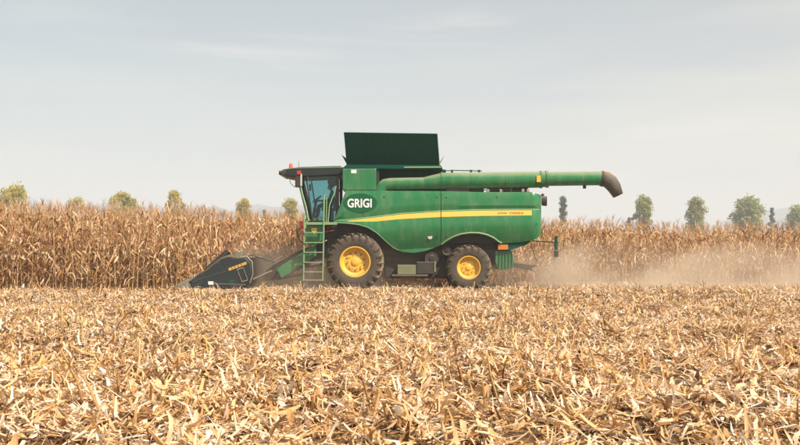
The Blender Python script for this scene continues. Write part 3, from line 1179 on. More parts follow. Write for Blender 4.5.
# grain tank
tz0, tz1 = zr(190.2, 0.35), zr(168.6, 0.35)
mb = MB().box(at(342.5, 0, 0.35).x, at(376.3, 0, 0.35).x, 0.35, 2 * YC - 0.35, tz0 + 0.0, tz1)
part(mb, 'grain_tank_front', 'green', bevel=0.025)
mb = MB().box(at(377.2, 0, 1.05).x, at(446, 0, 1.05).x, 1.05, 2 * YC - 0.35, deck_z + 0.004, zr(169.4, 1.05))
part(mb, 'grain_tank_wall', 'green_dark', bevel=0.02)
mb = MB().prism([(at(342.0, 0, 0.42).x, zr(168.3, 0.42)), (at(346.5, 0, 0.42).x, zr(164.6, 0.42)), (at(441, 0, 0.42).x, zr(165.2, 0.42)), (at(443, 0, 0.42).x, zr(169.4, 0.42))], 0.42, 2 * YC - 0.42)
part(mb, 'tank_rim', 'green_dark', bevel=0.012)
q0, q1 = at(351.2, 173.2, 0.35), at(356.4, 169.8, 0.35)
part(MB().box(q0.x, q1.x, 0.338, 0.3475, q0.z, q1.z), 'white_sticker', 'white')
# dark gap frame right of the tank front
part(MB().box(at(376.6, 0, 0.5).x, at(379.0, 0, 0.5).x, 0.5, 1.04, deck_z + 0.004, zr(169.2, 0.5)), 'tank_post', 'black', bevel=0.01)
# folding tank sides (extension), flared outwards
zb_, zt_ = zr(164.5, 0.7), zr(132.8, 0.25)
fb = [at(347.3, 164.5, 0.75), at(439.0, 164.9, 0.75)]
ft = [at(344.2, 132.2, 0.02), at(437.0, 133.6, 0.02)]
yb0, yb1, yt0, yt1 = 0.78, 2 * YC - 0.78, 0.02, 2 * YC - 0.02


def flap(corners, name, ribs=3):
    c = [Vector(p) for p in corners]
    nrm = (c[1] - c[0]).cross(c[3] - c[0]).normalized()
    th = 0.035
    mb = MB().loft([[p - nrm * th / 2 for p in c], [p + nrm * th / 2 for p in c]])
    o = part(mb, name, 'green_dark', bevel=0.008)
    for k in range(1, ribs + 1):
        t = k / (ribs + 1)
        a = c[0].lerp(c[1], t).lerp(c[3].lerp(c[2], t), 0.04) + nrm * 0.03
        b_ = c[0].lerp(c[1], t).lerp(c[3].lerp(c[2], t), 0.96) + nrm * 0.03
        part(MB().bar(a, b_, 0.05, 0.03), 'flap_rib', 'green_dark', o)
    return o


A0, A1 = (fb[0].x, yb0, fb[0].z), (fb[1].x, yb0, fb[1].z)
B0, B1 = (fb[0].x, yb1, fb[0].z), (fb[1].x, yb1, fb[1].z)
TA0, TA1 = (ft[0].x, yt0, ft[0].z), (ft[1].x, yt0, ft[1].z)
TB0, TB1 = (ft[0].x, yt1, ft[0].z), (ft[1].x, yt1, ft[1].z)
flap([A0, A1, TA1, TA0], 'tank_side_flap')
flap([B1, B0, TB0, TB1], 'tank_side_flap')
flap([B0, A0, TA0, TB0], 'tank_front_flap')
flap([A1, B1, TB1, TA1], 'tank_rear_flap')
# small corner covers folded out at both ends
for s_, (p0, p1, p2) in ((-1, ((341.4, 154.5), (347.4, 165.5), (347.0, 158.8))), (1, ((444.4, 155.5), (438.6, 165.8), (438.8, 162.8)))):
    mb = MB().prism([(at(a, b_, 0.9).x, at(a, b_, 0.9).z) for a, b_ in (p0, p1, p2)], 0.9, 2.7)
    part(mb, 'tank_cover_flap', 'green_dark' if s_ < 0 else 'green_rail')
part(MB().bar(at(404, 167.2, 0.40), at(441, 167.0, 0.40), 0.03, 0.05), 'tank_hinge_rail', 'green_rail')

# unloading tube
AY = 0.62
def ax(px, py): return at(px, py, AY)
mb = MB().tube([ax(379.5, 192), ax(381.5, 187.5), ax(385, 184.6), ax(390, 183.9), ax(426, 183.2)], [0.21, 0.215, 0.215, 0.215, 0.215], 24)
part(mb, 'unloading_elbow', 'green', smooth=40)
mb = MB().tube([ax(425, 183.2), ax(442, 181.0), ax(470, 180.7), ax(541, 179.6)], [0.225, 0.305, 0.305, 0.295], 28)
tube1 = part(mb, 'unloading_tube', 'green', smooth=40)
mb = MB().tube([ax(540, 179.4), ax(542, 179.4)], [0.325, 0.325], 28)
mb.tube([ax(545.5, 179.2), ax(548, 179.1)], [0.315, 0.315], 28)
mb.tube([ax(541, 179.4), ax(547, 179.1)], [0.285, 0.285], 28)
part(mb, 'tube_collar', 'green', tube1, smooth=40)
mb = MB()
q = ax(535.4, 176.2); q1 = ax(539.6, 182.6)
mb.box(q.x, q1.x, AY - 0.325, AY - 0.30, q1.z, q.z)
part(mb, 'yellow_reflector', 'yellow', tube1)
mb = MB().tube([ax(547, 179.0), ax(602, 178.3)], [0.255, 0.255], 28)
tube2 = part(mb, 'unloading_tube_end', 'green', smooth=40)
part(MB().box(ax(583, 0).x, ax(586, 0).x, AY - 0.05, AY + 0.05, ax(0, 188.6).z, ax(0, 185.0).z), 'tube_bracket', 'dark', tube2, bevel=0.01)
for px in (441, 470, 505):
    mb = MB().tube([ax(px, 180.6), ax(px + 0.9, 180.6)], [0.312, 0.312], 28)
    part(mb, 'tube_band', 'green', tube1, smooth=40)
part(MB().tube([ax(436, 171.2), ax(455, 170.4), ax(482, 171.0)], 0.018, 6), 'tube_hose', 'green_dark', tube1, smooth=60)
for px in (452, 471, 479):
    q = ax(px, 171.2)
    part(MB().box(q.x - 0.04, q.x + 0.04, AY - 0.04, AY + 0.04, q.z - 0.07, q.z + 0.05), 'hose_clip', 'green_dark', tube1, bevel=0.008)
mb = MB().tube([ax(600.5, 178.6), ax(606, 179.2), ax(610.5, 182.4), ax(614.3, 187.6), ax(618.2, 195.6)], [0.275, 0.285, 0.28, 0.25, 0.19], 20, cap=False)
sp = part(mb, 'rubber_spout', 'boot', smooth=50)
md = sp.modifiers.new('thick', 'SOLIDIFY'); md.thickness = 0.02
mb = MB().tube([ax(601.8, 178.6), ax(603.4, 178.8)], [0.288, 0.29], 20)
part(mb, 'clamp_ring', 'dark', sp, smooth=40)


# wheels
def make_wheel(rad, width, rim_r, lugs, bolts, name='wheel'):
    w = empty(name, (0, 0, 0), combine)
    h = width / 2
    mb = MB()
    prof = [(rim_r * 0.97, -h * 0.62), (rim_r * 1.05, -h * 0.86), (rim_r * 1.25, -h * 0.99), (rad * 0.78, -h * 0.99), (rad * 0.87, -h * 0.93), (rad * 0.92, -h * 0.80),
            (rad * 0.935, -h * 0.3), (rad * 0.937, 0), (rad * 0.935, h * 0.3), (rad * 0.92, h * 0.80), (rad * 0.87, h * 0.93), (rad * 0.78, h * 0.99), (rim_r * 1.25, h * 0.99), (rim_r * 1.05, h * 0.86), (rim_r * 0.97, h * 0.62)]
    mb.lathe(prof, 64)
    for k in range(lugs):
        for s_ in (-1, 1):
            a0 = 2 * math.pi * (k + (0.5 if s_ > 0 else 0)) / lugs
            rings = []
            for t, rr, da in ((0.02, 1.0, 0.30), (0.5, 0.998, 0.13), (0.90, 0.985, 0.0), (1.01, 0.955, -0.02), (1.05, 0.86, -0.03)):
                th = 0.060 / rad * 0.55
                a = a0 + da * 1.1 * (0.95 if rad > 0.9 else 1.2)
                y = s_ * h * t
                ring = []
                for rr2, aa in ((rr, a - th), (rr, a + th), (rr * 0.90, a + th * 1.4), (rr * 0.90, a - th * 1.4)):
                    ring.append((rad * rr2 * math.cos(aa), y, rad * rr2 * math.sin(aa)))
                rings.append(ring)
            mb.loft(rings)
    mb.build('tyre', M['rubber'], w, smooth=32)
    mb = MB()
    prof = [(rim_r * 1.05, -h * 0.80), (rim_r * 1.04, -h * 0.86), (rim_r * 0.97, -h * 0.86), (rim_r * 0.93, -h * 0.70), (rim_r * 0.90, -h * 0.42), (rim_r * 0.82, -h * 0.30),
            (rim_r * 0.70, -h * 0.26), (rim_r * 0.66, -h * 0.34), (rim_r * 0.34, -h * 0.40), (rim_r * 0.30, -h * 0.40), (rim_r * 0.28, h * 0.2), (rim_r * 0.9, h * 0.3), (rim_r * 0.97, h * 0.8)]
    mb.lathe(prof, 48)
    mb.build('rim', M['yellow'], w, smooth=35)
    mb = MB().lathe([(0.001, -h * 0.54), (rim_r * 0.18, -h * 0.54), (rim_r * 0.24, -h * 0.50), (rim_r * 0.27, -h * 0.41), (rim_r * 0.33, -h * 0.405)], 30)
    mb.build('hub', M['yellow'], w, smooth=35)
    bm_ = MB().lathe([(0.001, -0.035), (0.020, -0.035), (0.024, 0.0), (0.024, 0.02)], 6).mesh('wheel_bolt', M['gold'])
    for k in range(bolts):
        a = 2 * math.pi * k / bolts
        o = link('wheel_bolt', bm_, w, (rim_r * 0.48 * math.cos(a), -h * 0.385, rim_r * 0.48 * math.sin(a)))
    if bolts > 8:
        hm_ = MB().lathe([(0.001, -0.006), (0.032, -0.006), (0.034, 0.01)], 12).mesh('rim_hole', M['boot'])
        for k in range(10):
            a = 2 * math.pi * (k + 0.5) / 10
            link('rim_hole', hm_, w, (rim_r * 0.60 * math.cos(a), -h * 0.35, rim_r * 0.60 * math.sin(a)))
    return w


RADF, RADR = 1.035, 0.825
fw = make_wheel(RADF, 0.74, 0.535, 22, 10)
fx = at(355, 0, 0.0).x
fw.location = (fx - ORG[0], 0.37 - ORG[1], RADF - 0.03)
rw = make_wheel(RADR, 0.58, 0.41, 18, 8)
rx = at(468.8, 0, 0.2).x
rw.location = (rx - ORG[0], 0.46 - ORG[1], RADR - 0.03)
for src in (fw, rw):
    c = copy_tree(src, combine)
    c.location = (src.location.x, -src.location.y, src.location.z)
    c.rotation_euler = (0, 0.11, math.pi)
fw.rotation_euler = (0, 0.05, 0)
part(MB().tube([(fx, 0.7, RADF - 0.03), (fx, 2 * YC - 0.7, RADF - 0.03)], 0.17, 16), 'front_axle', 'dark', smooth=40)
part(MB().tube([(rx, 0.7, RADR - 0.03), (rx, 2 * YC - 0.7, RADR - 0.03)], 0.11, 16).box(rx - 0.12, rx + 0.12, 0.8, 2 * YC - 0.8, RADR - 0.02, RADR + 0.25), 'rear_axle', 'dark', smooth=40)

# cab
CY0, CY1 = 0.75, 2 * YC - 0.75
def cp(px, py, y=CY0): return at(px, py, y)
def cxz(px, py):
    q = at(px, py, CY0)
    return (q.x, q.z)


# roof: a crowned slab with rounded nose
prof = [(283, 175.4), (281, 172.2), (283, 169.4), (292, 167.9), (305, 167.4), (322, 167.2), (338, 166.6), (345, 167.2), (346, 171), (340, 174.8), (318, 176.6), (300, 177.2), (290, 176.8)]
rings = []
for y, k in ((CY0 - 0.16, 0.80), (CY0 - 0.10, 0.94), (CY0 + 0.1, 1.0), (CY1 - 0.1, 1.0), (CY1 + 0.10, 0.94), (CY1 + 0.16, 0.80)):
    ring = []
    for px, py in prof:
        x, z = cxz(314 + (px - 314) * (1 - (1 - k) * 0.15), 172 + (py - 172) * k)
        ring.append((x, y, z))
    rings.append(ring)
roof = part(MB().loft(rings), 'cab_roof', 'roof', smooth=45)
mb = MB()
rings = []
for y in (CY0 - 0.05, CY1 + 0.05):
    rings.append([(cxz(a, b_)[0], y, cxz(a, b_)[1]) for a, b_ in ((287, 168.6), (300, 167.0), (322, 166.3), (340, 165.8), (342, 166.9), (322, 167.6), (300, 168.2))])
part(MB().loft(rings), 'roof_cap', 'green', roof, bevel=0.01)
for k in range(6):
    y = CY0 + 0.05 + k * (CY1 - CY0 - 0.1) / 5
    q = at(281.6, 172.6, CY0)
    mb = MB().lathe([(0.001, -0.07), (0.075, -0.07), (0.085, -0.05), (0.085, 0.09)], 14)
    o = part(mb, 'roof_lamp', 'black' if k in (0, 5) else 'lamp', roof, smooth=40)
    o.data.transform(Matrix.Translation((ORG[0], ORG[1], 0)))
    o.data.transform(Matrix.Rotation(R(-90), 4, 'Z'))
    o.location = (q.x - ORG[0] - 0.03, y - ORG[1], q.z)
# side work lamp at roof corner
q = at(283.5, 172.6, CY0 - 0.2)
mb = MB().lathe([(0.001, -0.07), (0.085, -0.07), (0.095, -0.03), (0.095, 0.08)], 16, (q.x, CY0 - 0.2, q.z))
part(mb, 'corner_lamp', 'black', roof, smooth=40)
# beacon
q = at(291, 168.2, CY0 + 0.25)
mb = MB().lathe([(0.075, 0), (0.078, 0.05), (0.068, 0.055), (0.066, 0.15), (0.045, 0.19), (0.001, 0.2)], 16, (q.x, CY0 + 0.25, q.z - 0.01), axis='Z')
part(mb, 'beacon', 'beacon', roof, smooth=50)
part(MB().tube([(q.x + 0.25, CY0 + 0.6, q.z), (q.x + 0.25, CY0 + 0.6, q.z + 0.28)], 0.007, 5), 'aerial', 'black', roof)

# frame posts and glass
post = {}
PTS = {'A': ((297.6, 177), (308.6, 222)), 'B': ((337.6, 175), (337.2, 222))}
for y in (CY0, CY1):
    for key, ((ax_, ay_), (bx_, by_)) in PTS.items():
        a, b_ = at(ax_, ay_, CY0), at(bx_, by_, CY0)
        a.y = b_.y = y
        part(MB().bar(a, b_, 0.07 if key == 'A' else 0.12, 0.07), 'cab_post', 'black', bevel=0.01)
    a, b_ = at(306.0, 177, CY0), at(313.0, 222, CY0)
    a.y = b_.y = y
    part(MB().bar(a, b_, 0.05, 0.05), 'door_frame', 'black', bevel=0.008)
    mb = MB()
    poly = [cxz(299.4, 177.4), cxz(336.2, 175.8), cxz(335.8, 220.5), cxz(310, 220.5)]
    part(MB().prism(poly, y - 0.008, y + 0.008), 'side_window', 'glass')
# windscreen and rear window
a, b_ = cxz(298.0, 177), cxz(308.8, 221)
part(MB().loft([[(a[0] - 0.05, CY0 + 0.05, a[1]), (a[0] - 0.16, YC, a[1]), (a[0] - 0.05, CY1 - 0.05, a[1])], [(b_[0] - 0.03, CY0 + 0.05, b_[1]), (b_[0] - 0.12, YC, b_[1]), (b_[0] - 0.03, CY1 - 0.05, b_[1])]], cap=False, closed=False), 'windscreen', 'glass', smooth=60)
a, b_ = cxz(337.4, 184), cxz(337.4, 205)
part(MB().box(a[0] - 0.006, a[0] + 0.006, CY0 + 0.09, CY1 - 0.09, b_[1], a[1]), 'rear_window', 'glass')
mb = MB().box(a[0] - 0.04, a[0] + 0.04, CY0 + 0.08, CY1 - 0.08, cxz(337, 221)[1], b_[1] - 0.004)
part(mb, 'rear_wall_panel', 'black')
# cab base and floor
mb = MB().prism([cxz(308, 222.4), cxz(338, 222.4), cxz(338, 236), cxz(318, 240), cxz(311, 234)], CY0 - 0.02, CY1 + 0.02)
part(mb, 'cab_base', 'dark', bevel=0.02)
part(MB().box(cxz(308, 0)[0], cxz(337, 0)[0], CY0 + 0.06, CY1 - 0.06, cxz(0, 222.2)[1], cxz(0, 220.6)[1]), 'cab_floor', 'dark')
# interior
sx_, sz_ = cxz(327, 207)
mb = MB().box(sx_ - 0.27, sx_ + 0.25, YC - 0.27, YC + 0.27, sz_ - 0.10, sz_ + 0.02)
seat = part(mb, 'seat', 'seat', bevel=0.04)
mb = MB().prism([(sx_ + 0.16, sz_ + 0.0), (sx_ + 0.30, sz_ + 0.0), (sx_ + 0.40, sz_ + 0.72), (sx_ + 0.29, sz_ + 0.74)], YC - 0.25, YC + 0.25)
part(mb, 'backrest', 'seat', seat, bevel=0.04)
part(MB().box(sx_ - 0.16, sx_ + 0.16, YC - 0.18, YC + 0.18, cxz(0, 220.4)[1], sz_ - 0.104), 'seat_pedestal', 'dark', seat)
part(MB().box(sx_ - 0.34, sx_ + 0.1, YC + 0.30, YC + 0.46, sz_ + 0.12, sz_ + 0.22), 'armrest_console', 'seat', seat, bevel=0.02)
wx, wz = cxz(314.5, 198)
mb = MB().tube([(wx - 0.18, YC, cxz(0, 220)[1]), (wx - 0.02, YC, wz)], 0.045, 8)
col = part(mb, 'steering_column', 'black', smooth=50)
ang = R(35)
pts = [(wx + 0.20 * math.cos(t) * math.cos(ang), YC + 0.20 * math.sin(t), wz + 0.02 + 0.20 * math.cos(t) * math.sin(ang)) for t in np.linspace(0, 2 * math.pi, 21)]
mb = MB().tube(pts, 0.016, 6, cap=False)
mb.bar(pts[5], pts[15], 0.03, 0.02)
part(mb, 'steering_wheel', 'black', col, smooth=50)
q = at(309.5, 187, 1.2)
part(MB().box(q.x, q.x + 0.05, 1.05, 1.33, q.z - 0.14, q.z + 0.10), 'monitor', 'black', bevel=0.01)
part(MB().box(cxz(327, 0)[0], cxz(335.5, 0)[0], CY0 + 0.25, CY1 - 0.25, cxz(0, 183)[1], cxz(0, 177)[1]), 'overhead_console', 'black', bevel=0.03)

# mirror with bracket in front of the cab
part(MB().tube([at(289, 176.5, CY0 - 0.05), at(290.5, 183, 0.45), at(294, 186.5, 0.42), at(297, 187, 0.42)], 0.013, 6), 'mirror_arm', 'black', smooth=60)
q0, q1 = at(295.2, 187.4, 0.36), at(300.0, 172.6, 0.36)
mir = part(MB().box(q0.x, q1.x, 0.30, 0.42, q0.z, q1.z), 'mirror', 'black', bevel=0.03)
q0, q1 = at(297.0, 174.4, 0.26), at(301.0, 170.8, 0.26)
part(MB().box(q0.x, q1.x, 0.25, 0.298, q0.z, q1.z), 'red_marker_lamp', 'red', mir, bevel=0.01)
q0, q1 = at(300.3, 186, 0.3), at(302.0, 173.6, 0.3)
part(MB().box(q0.x, q1.x, 0.30, 0.36, q0.z, q1.z), 'mirror_edge', 'lamp', mir, bevel=0.005)
part(MB().tube([at(307, 176, CY0 - 0.1), at(309, 181, 0.5)], 0.012, 6), 'mirror_arm', 'black', smooth=60)

# platform, ladder, rails
LY = 0.16
q0, q1 = at(305, 224.8, LY), at(337, 222.2, LY)
plat = part(MB().box(q0.x, q1.x, LY, CY0 - 0.03, q0.z, q1.z), 'platform', 'green_rail', bevel=0.008)
q0, q1 = at(306.4, 246, 0.34), at(321.5, 225, 0.34)
bp = part(MB().prism([(at(306.4, 0, 0.34).x, at(0, 243, 0.34).z), (at(306.4, 0, 0.34).x, at(0, 225.2, 0.34).z), (at(322.5, 0, 0.34).x, at(0, 225.2, 0.34).z), (at(322.5, 0, 0.34).x, at(0, 240, 0.34).z), (at(313, 0, 0.34).x, at(0, 247, 0.34).z)], 0.34, 0.70), 'battery_cover', 'green', bevel=0.012)
# yellow badge with small leaping shape
cx, cy = 314.2, 230.8
pl = [(cx - 2.9, cy - 3.0), (cx + 2.9, cy - 3.0), (cx + 2.7, cy + 0.6), (cx, cy + 3.6), (cx - 2.7, cy + 0.6)]
badge = part(MB().prism([(at(a, b_, 0.32).x, at(a, b_, 0.32).z) for a, b_ in pl], 0.322, 0.334), 'badge', 'yellow', bevel=0.004)
for rail_px, top in ((303.9, 213), (323.4, 197)):
    part(MB().tube([at(rail_px - (0.5 if rail_px < 310 else 0.9), 281, LY - 0.08), at(rail_px, 250, LY - 0.05), at(rail_px + 0.3, 222, LY), at(rail_px + 0.6, top, LY + 0.02)], 0.030, 8), 'ladder_rail', 'green_rail', smooth=60)
for k, py in enumerate((232.6, 242.6, 252.4, 262.4, 272.0, 280.2)):
    a, b_ = at(304.2, py, LY - 0.05), at(322.8, py, LY - 0.05)
    part(MB().box(a.x, b_.x, LY - 0.12, LY + 0.07, a.z - 0.018, a.z + 0.018), 'ladder_step', 'steel' if k > 1 else 'green_rail', bevel=0.006)
part(MB().tube([at(300.2, 184, 0.4), at(302.0, 193, 0.36), at(306.0, 207, 0.26), at(308.6, 221, 0.2)], 0.032, 8), 'handrail', 'green_rail', smooth=60)
part(MB().tube([at(324.0, 197.4, LY + 0.02), at(325.4, 194.6, LY + 0.06), at(326.6, 197, LY + 0.1), at(326.2, 222.5, LY + 0.12)], 0.020, 8), 'handrail', 'green_rail', smooth=60)
part(MB().tube([at(336.2, 186, 0.55), at(334.0, 194, 0.5), at(329.5, 205, 0.42), at(328.0, 222.5, 0.36)], 0.022, 8), 'handrail', 'green_rail', smooth=60)
q0, q1 = at(302.0, 229, 0.3), at(304.8, 221, 0.3)
part(MB().box(q0.x - 0.06, q1.x - 0.06, 0.28, 0.36, q0.z, q1.z), 'red_side_lamp', 'red', bevel=0.012)
mb = MB().tube([at(301, 227, 0.4), at(298, 232, 0.4), at(299, 240, 0.5), at(303, 243, 0.6)], 0.02, 6)
part(mb, 'hydraulic_hose', 'black', smooth=60)
for k, (px, py) in enumerate(((329, 228), (332, 231), (327, 232), (334, 227))):
    q = at(px, py, 0.5)
    part(MB().tube([(q.x - 0.08, 0.5, q.z), (q.x + 0.08, 0.52, q.z + 0.04)], 0.035, 7), 'valve_coupler', 'steel' if k % 2 else 'red', smooth=50)

# feeder house
def fxz(px, py):
    q = at(px, py, 1.1)
    return (q.x, q.z)


mb = MB().prism([fxz(266, 270), fxz(275, 264), fxz(300, 250), fxz(330, 240), fxz(330, 256), fxz(305, 264.5), fxz(279, 279), fxz(266, 281)], 1.1, 2.5)
feeder = part(mb, 'feeder_house', 'dark', bevel=0.025)
part(MB().prism([(at(a, b_, 0.55).x, at(a, b_, 0.55).z) for a, b_ in ((316, 244), (316, 256), (281.5, 278.2), (276.5, 269.0))], 0.55, 1.09), 'feeder_side_beam', 'green', feeder, bevel=0.02)
part(MB().tube([at(322, 264, 0.95), at(296, 268, 0.95), at(275, 277, 0.95)], [0.06, 0.06, 0.035], 10), 'lift_cylinder', 'dark', feeder, smooth=50)
part(MB().tube([at(305, 274, 1.3), at(276, 279.5, 1.3)], 0.045, 8), 'lift_cylinder', 'dark', feeder, smooth=50)

# corn header
HY0, HY1 = YC - 3.0, YC + 3.0
hdr = empty('corn_header', (0, 0, 0), combine)


def hp(px, py, y=HY0):
    return at(px, py, HY0).x, at(px, py, HY0).z


# end shields
shield = [(190, 289.5), (189, 281.5), (197, 274.6), (206, 269.6), (214, 263.0), (222, 257.0), (229, 254.6), (239, 256.4), (246.5, 256.2), (251.8, 262.0), (252.6, 274), (249.5, 283), (244, 288.4), (222, 289.8)]
for y0, y1, s_ in ((HY0, HY0 + 0.10, 1), (HY1 - 0.10, HY1, -1)):
    n_ = len(shield)
    ce = (222, 276)
    outer = [hp(a, b_) for a, b_ in shield]
    inner = [hp(ce[0] + (a - ce[0]) * 0.93, ce[1] + (b_ - ce[1]) * 0.90) for a, b_ in shield]
    ya, yb = (y0 - 0.06, y0) if s_ > 0 else (y1 + 0.06, y1)
    mb = MB().loft([[(x, ya, z) for x, z in inner], [(x, yb, z) for x, z in outer], [(x, yb + 0.10 * s_, z) for x, z in outer]])
    sh = part(mb, 'end_shield', 'slate', hdr, smooth=25)
    if s_ > 0:
        near_shield = sh
# trim, decals and lamp on the near end
def on_shield(poly, name, mat_, d=0.068, th=0.008):
    return part(MB().prism([hp(a, b_) for a, b_ in poly], HY0 - d, HY0 - d + th), name, mat_, hdr)


yb = HY0 - 0.02
part(MB().tube([(hp(a, b_)[0], yb, hp(a, b_)[1]) for a, b_ in ((240, 256.8), (246.8, 256.4), (252.2, 262.0), (252.9, 274), (249.8, 283))], 0.022, 8), 'shield_edge', 'steel', hdr, smooth=60)
u = Vector((17.6, -7.6)).normalized()
for k, (a0, a1) in enumerate(((0.0, 0.17), (0.20, 0.33), (0.36, 0.52), (0.55, 0.70), (0.73, 1.0))):
    p0 = Vector((228.6, 268.2)) + Vector((17.8, -6.6)) * a0
    p1 = Vector((228.6, 268.2)) + Vector((17.8, -6.6)) * a1
    on_shield([(p0.x, p0.y), (p1.x, p1.y), (p1.x + 0.7, p1.y + 2.7), (p0.x + 0.7, p0.y + 2.7)], 'gold_lettering_block', 'gold')
fr = [(237.6, 269.4), (243.6, 267.6), (248.2, 280.0), (242.2, 281.6)]
for k in range(4):
    a, b_ = Vector(fr[k]), Vector(fr[(k + 1) % 4])
    mb = MB().bar((hp(*a)[0], HY0 - 0.066, hp(*a)[1]), (hp(*b_)[0], HY0 - 0.066, hp(*b_)[1]), 0.016, 0.030)
    part(mb, 'frame_strip', 'steel', hdr)
on_shield([(208.6, 284.6), (213.8, 284.6), (213.8, 281.4), (208.6, 281.4)], 'white_label', 'white')
on_shield([(229, 285), (233.5, 284.6), (234.6, 279.6), (230, 280.2)], 'green_mark', 'emblem')
part(MB().box(hp(192, 0)[0], hp(248, 0)[0], HY0 - 0.02, HY0 + 0.30, 0.03, hp(0, 289.6)[1] + 0.04), 'skid', 'black', hdr, bevel=0.02)
mb = MB().bar((hp(214, 0)[0], HY0 - 0.066, hp(0, 283.6)[1]), (hp(246, 0)[0], HY0 - 0.066, hp(0, 284.8)[1]), 0.012, 0.05)
part(mb, 'shield_strip', 'boot', hdr)


# seam ribs, bolts and a hose on the near shield
for pts in (((192.5, 282.2), (207, 277.0), (226, 271.4)), ((206, 270.6), (208.6, 288.0)), ((223, 258.6), (227, 272.0))):
    part(MB().tube([(hp(a, b_)[0], HY0 - 0.060, hp(a, b_)[1]) for a, b_ in pts], 0.012, 6), 'shield_rib', 'slate', hdr, smooth=60)
for a, b_ in ((196, 279), (203, 274.5), (218, 263), (234, 258.6), (248, 262), (249.6, 274), (238, 286), (224, 287)):
    part(MB().lathe([(0.001, -0.012), (0.020, -0.010), (0.024, 0.0), (0.024, 0.02)], 8, (hp(a, b_)[0], HY0 - 0.050, hp(a, b_)[1])), 'shield_bolt', 'boot', hdr)
part(MB().tube([(hp(a, b_)[0], y, hp(a, b_)[1]) for a, b_, y in ((244, 257, HY0 + 0.1), (249, 254.5, HY0 + 0.3), (256, 258, HY0 + 0.9), (266, 262, 0.6), (276, 256, 1.0))], 0.022, 6), 'hydraulic_hose', 'black', hdr, smooth=60)
part(MB().prism([hp(a, b_) for a, b_ in ((233.5, 253.6), (239.5, 251.6), (241, 256.0), (236, 257.4))], HY0 + 0.12, HY0 + 0.5), 'corner_plate', 'slate_light', hdr, bevel=0.01)


# snouts: hooded points between the rows
def snout_mesh(length, wid, hgt, name, mt):
    rings = []
    for t in (0.0, 0.10, 0.25, 0.45, 0.7, 1.0):
        hw = wid / 2 * (t ** 0.8) + 0.012
        z0 = 0.03 + 0.03 * t
        z1 = z0 + 0.03 + hgt * (t ** 0.9)
        x = -length + length * t
        ring = [(x, -hw, z0), (x, -hw, z0 + (z1 - z0) * 0.45), (x, -hw * 0.55, z0 + (z1 - z0) * 0.9), (x, 0, z1), (x, hw * 0.55, z0 + (z1 - z0) * 0.9), (x, hw, z0 + (z1 - z0) * 0.45), (x, hw, z0)]
        rings.append(ring)
    return MB().loft(rings).mesh(name, M[mt], 40)


x_tip, x_mid = hp(166.4, 0)[0], hp(194, 0)[0]
sn_tip = snout_mesh(x_mid - x_tip, 0.40, 0.45, 'snout_point', 'slate_light')
sn_hood = MB()
rings = []
for t in np.linspace(0, 1, 7):
    hw = 0.155 + 0.06 * t
    x = t * 1.55
    z1 = 0.50 + 0.72 * t ** 1.15
    z0 = 0.10 + 0.25 * t
    rings.append([(x, -hw, z0), (x, -hw, z0 + (z1 - z0) * 0.55), (x, -hw * 0.55, z0 + (z1 - z0) * 0.92), (x, 0, z1), (x, hw * 0.55, z0 + (z1 - z0) * 0.92), (x, hw, z0 + (z1 - z0) * 0.55), (x, hw, z0)])
sn_hood = sn_hood.loft(rings).mesh('snout_hood', M['slate'], 40)
for j in range(9):
    y = HY0 + 0.75 * j
    yy = y + (0.16 if j == 0 else -0.16 if j == 8 else 0)
    link('snout_point', sn_tip, hdr, (x_mid - ORG[0], yy - ORG[1], 0.0))
    if 0 < j < 8:
        link('snout_hood', sn_hood, hdr, (x_mid - ORG[0], y - ORG[1], 0.0))
# raised black ear-saver sheet at the near end
a0, a1 = hp(203, 269.6), hp(226.2, 248.8)
b0, b1 = hp(205, 271.0), hp(229.4, 252.2)
part(MB().loft([[(a0[0], HY0 + 0.02, a0[1]), (a1[0], HY0 + 0.02, a1[1]), (b1[0], HY0 + 0.02, b1[1]), (b0[0], HY0 + 0.02, b0[1])],
                [(a0[0], HY0 + 0.34, a0[1] - 0.05), (a1[0], HY0 + 0.34, a1[1] - 0.05), (b1[0], HY0 + 0.34, b1[1] - 0.05), (b0[0], HY0 + 0.34, b0[1] - 0.05)]]), 'ear_saver_sheet', 'black', hdr, bevel=0.008)
# deck, trough, back sheet, cross auger with flighting
part(MB().box(hp(207, 0)[0], hp(228, 0)[0], HY0 + 0.12, HY1 - 0.12, 0.30, 0.42), 'row_unit_deck', 'dark', hdr)
part(MB().prism([hp(226, 284), hp(226, 280), hp(238, 283), hp(247, 280), hp(247, 262), hp(249, 262), hp(249.4, 284)], HY0 + 0.105, HY1 - 0.105), 'trough', 'dark', hdr)
part(MB().box(hp(243, 0)[0], hp(248.4, 0)[0], HY0 + 0.106, HY1 - 0.106, hp(0, 262)[1], hp(0, 257.4)[1]), 'top_beam', 'dark', hdr, bevel=0.02)
qx, qz = hp(236, 272)
agr = part(MB().tube([(qx, HY0 + 0.12, qz), (qx, HY1 - 0.12, qz)], 0.14, 14), 'cross_auger', 'dark', hdr, smooth=50)
V, F = [], []
nst = 260
for k in range(nst):
    t = k / (nst - 1)
    a = t * 2 * math.pi * 11 * (1 if t < 0.5 else -1)
    y = HY0 + 0.15 + t * (HY1 - HY0 - 0.3)
    for rr in (0.13, 0.29):
        V.append((qx + rr * math.cos(a), y, qz + rr * math.sin(a)))
    if k: F.append((2 * k - 2, 2 * k - 1, 2 * k + 1, 2 * k))
part(MB().add(V, F), 'auger_flighting', 'dark', hdr, smooth=60)
part(MB().tube([at(251, 280.5, -0.4), at(262, 275.5, -0.1), at(272, 271, 0.3)], 0.035, 8), 'drive_shaft', 'boot', hdr, smooth=60)


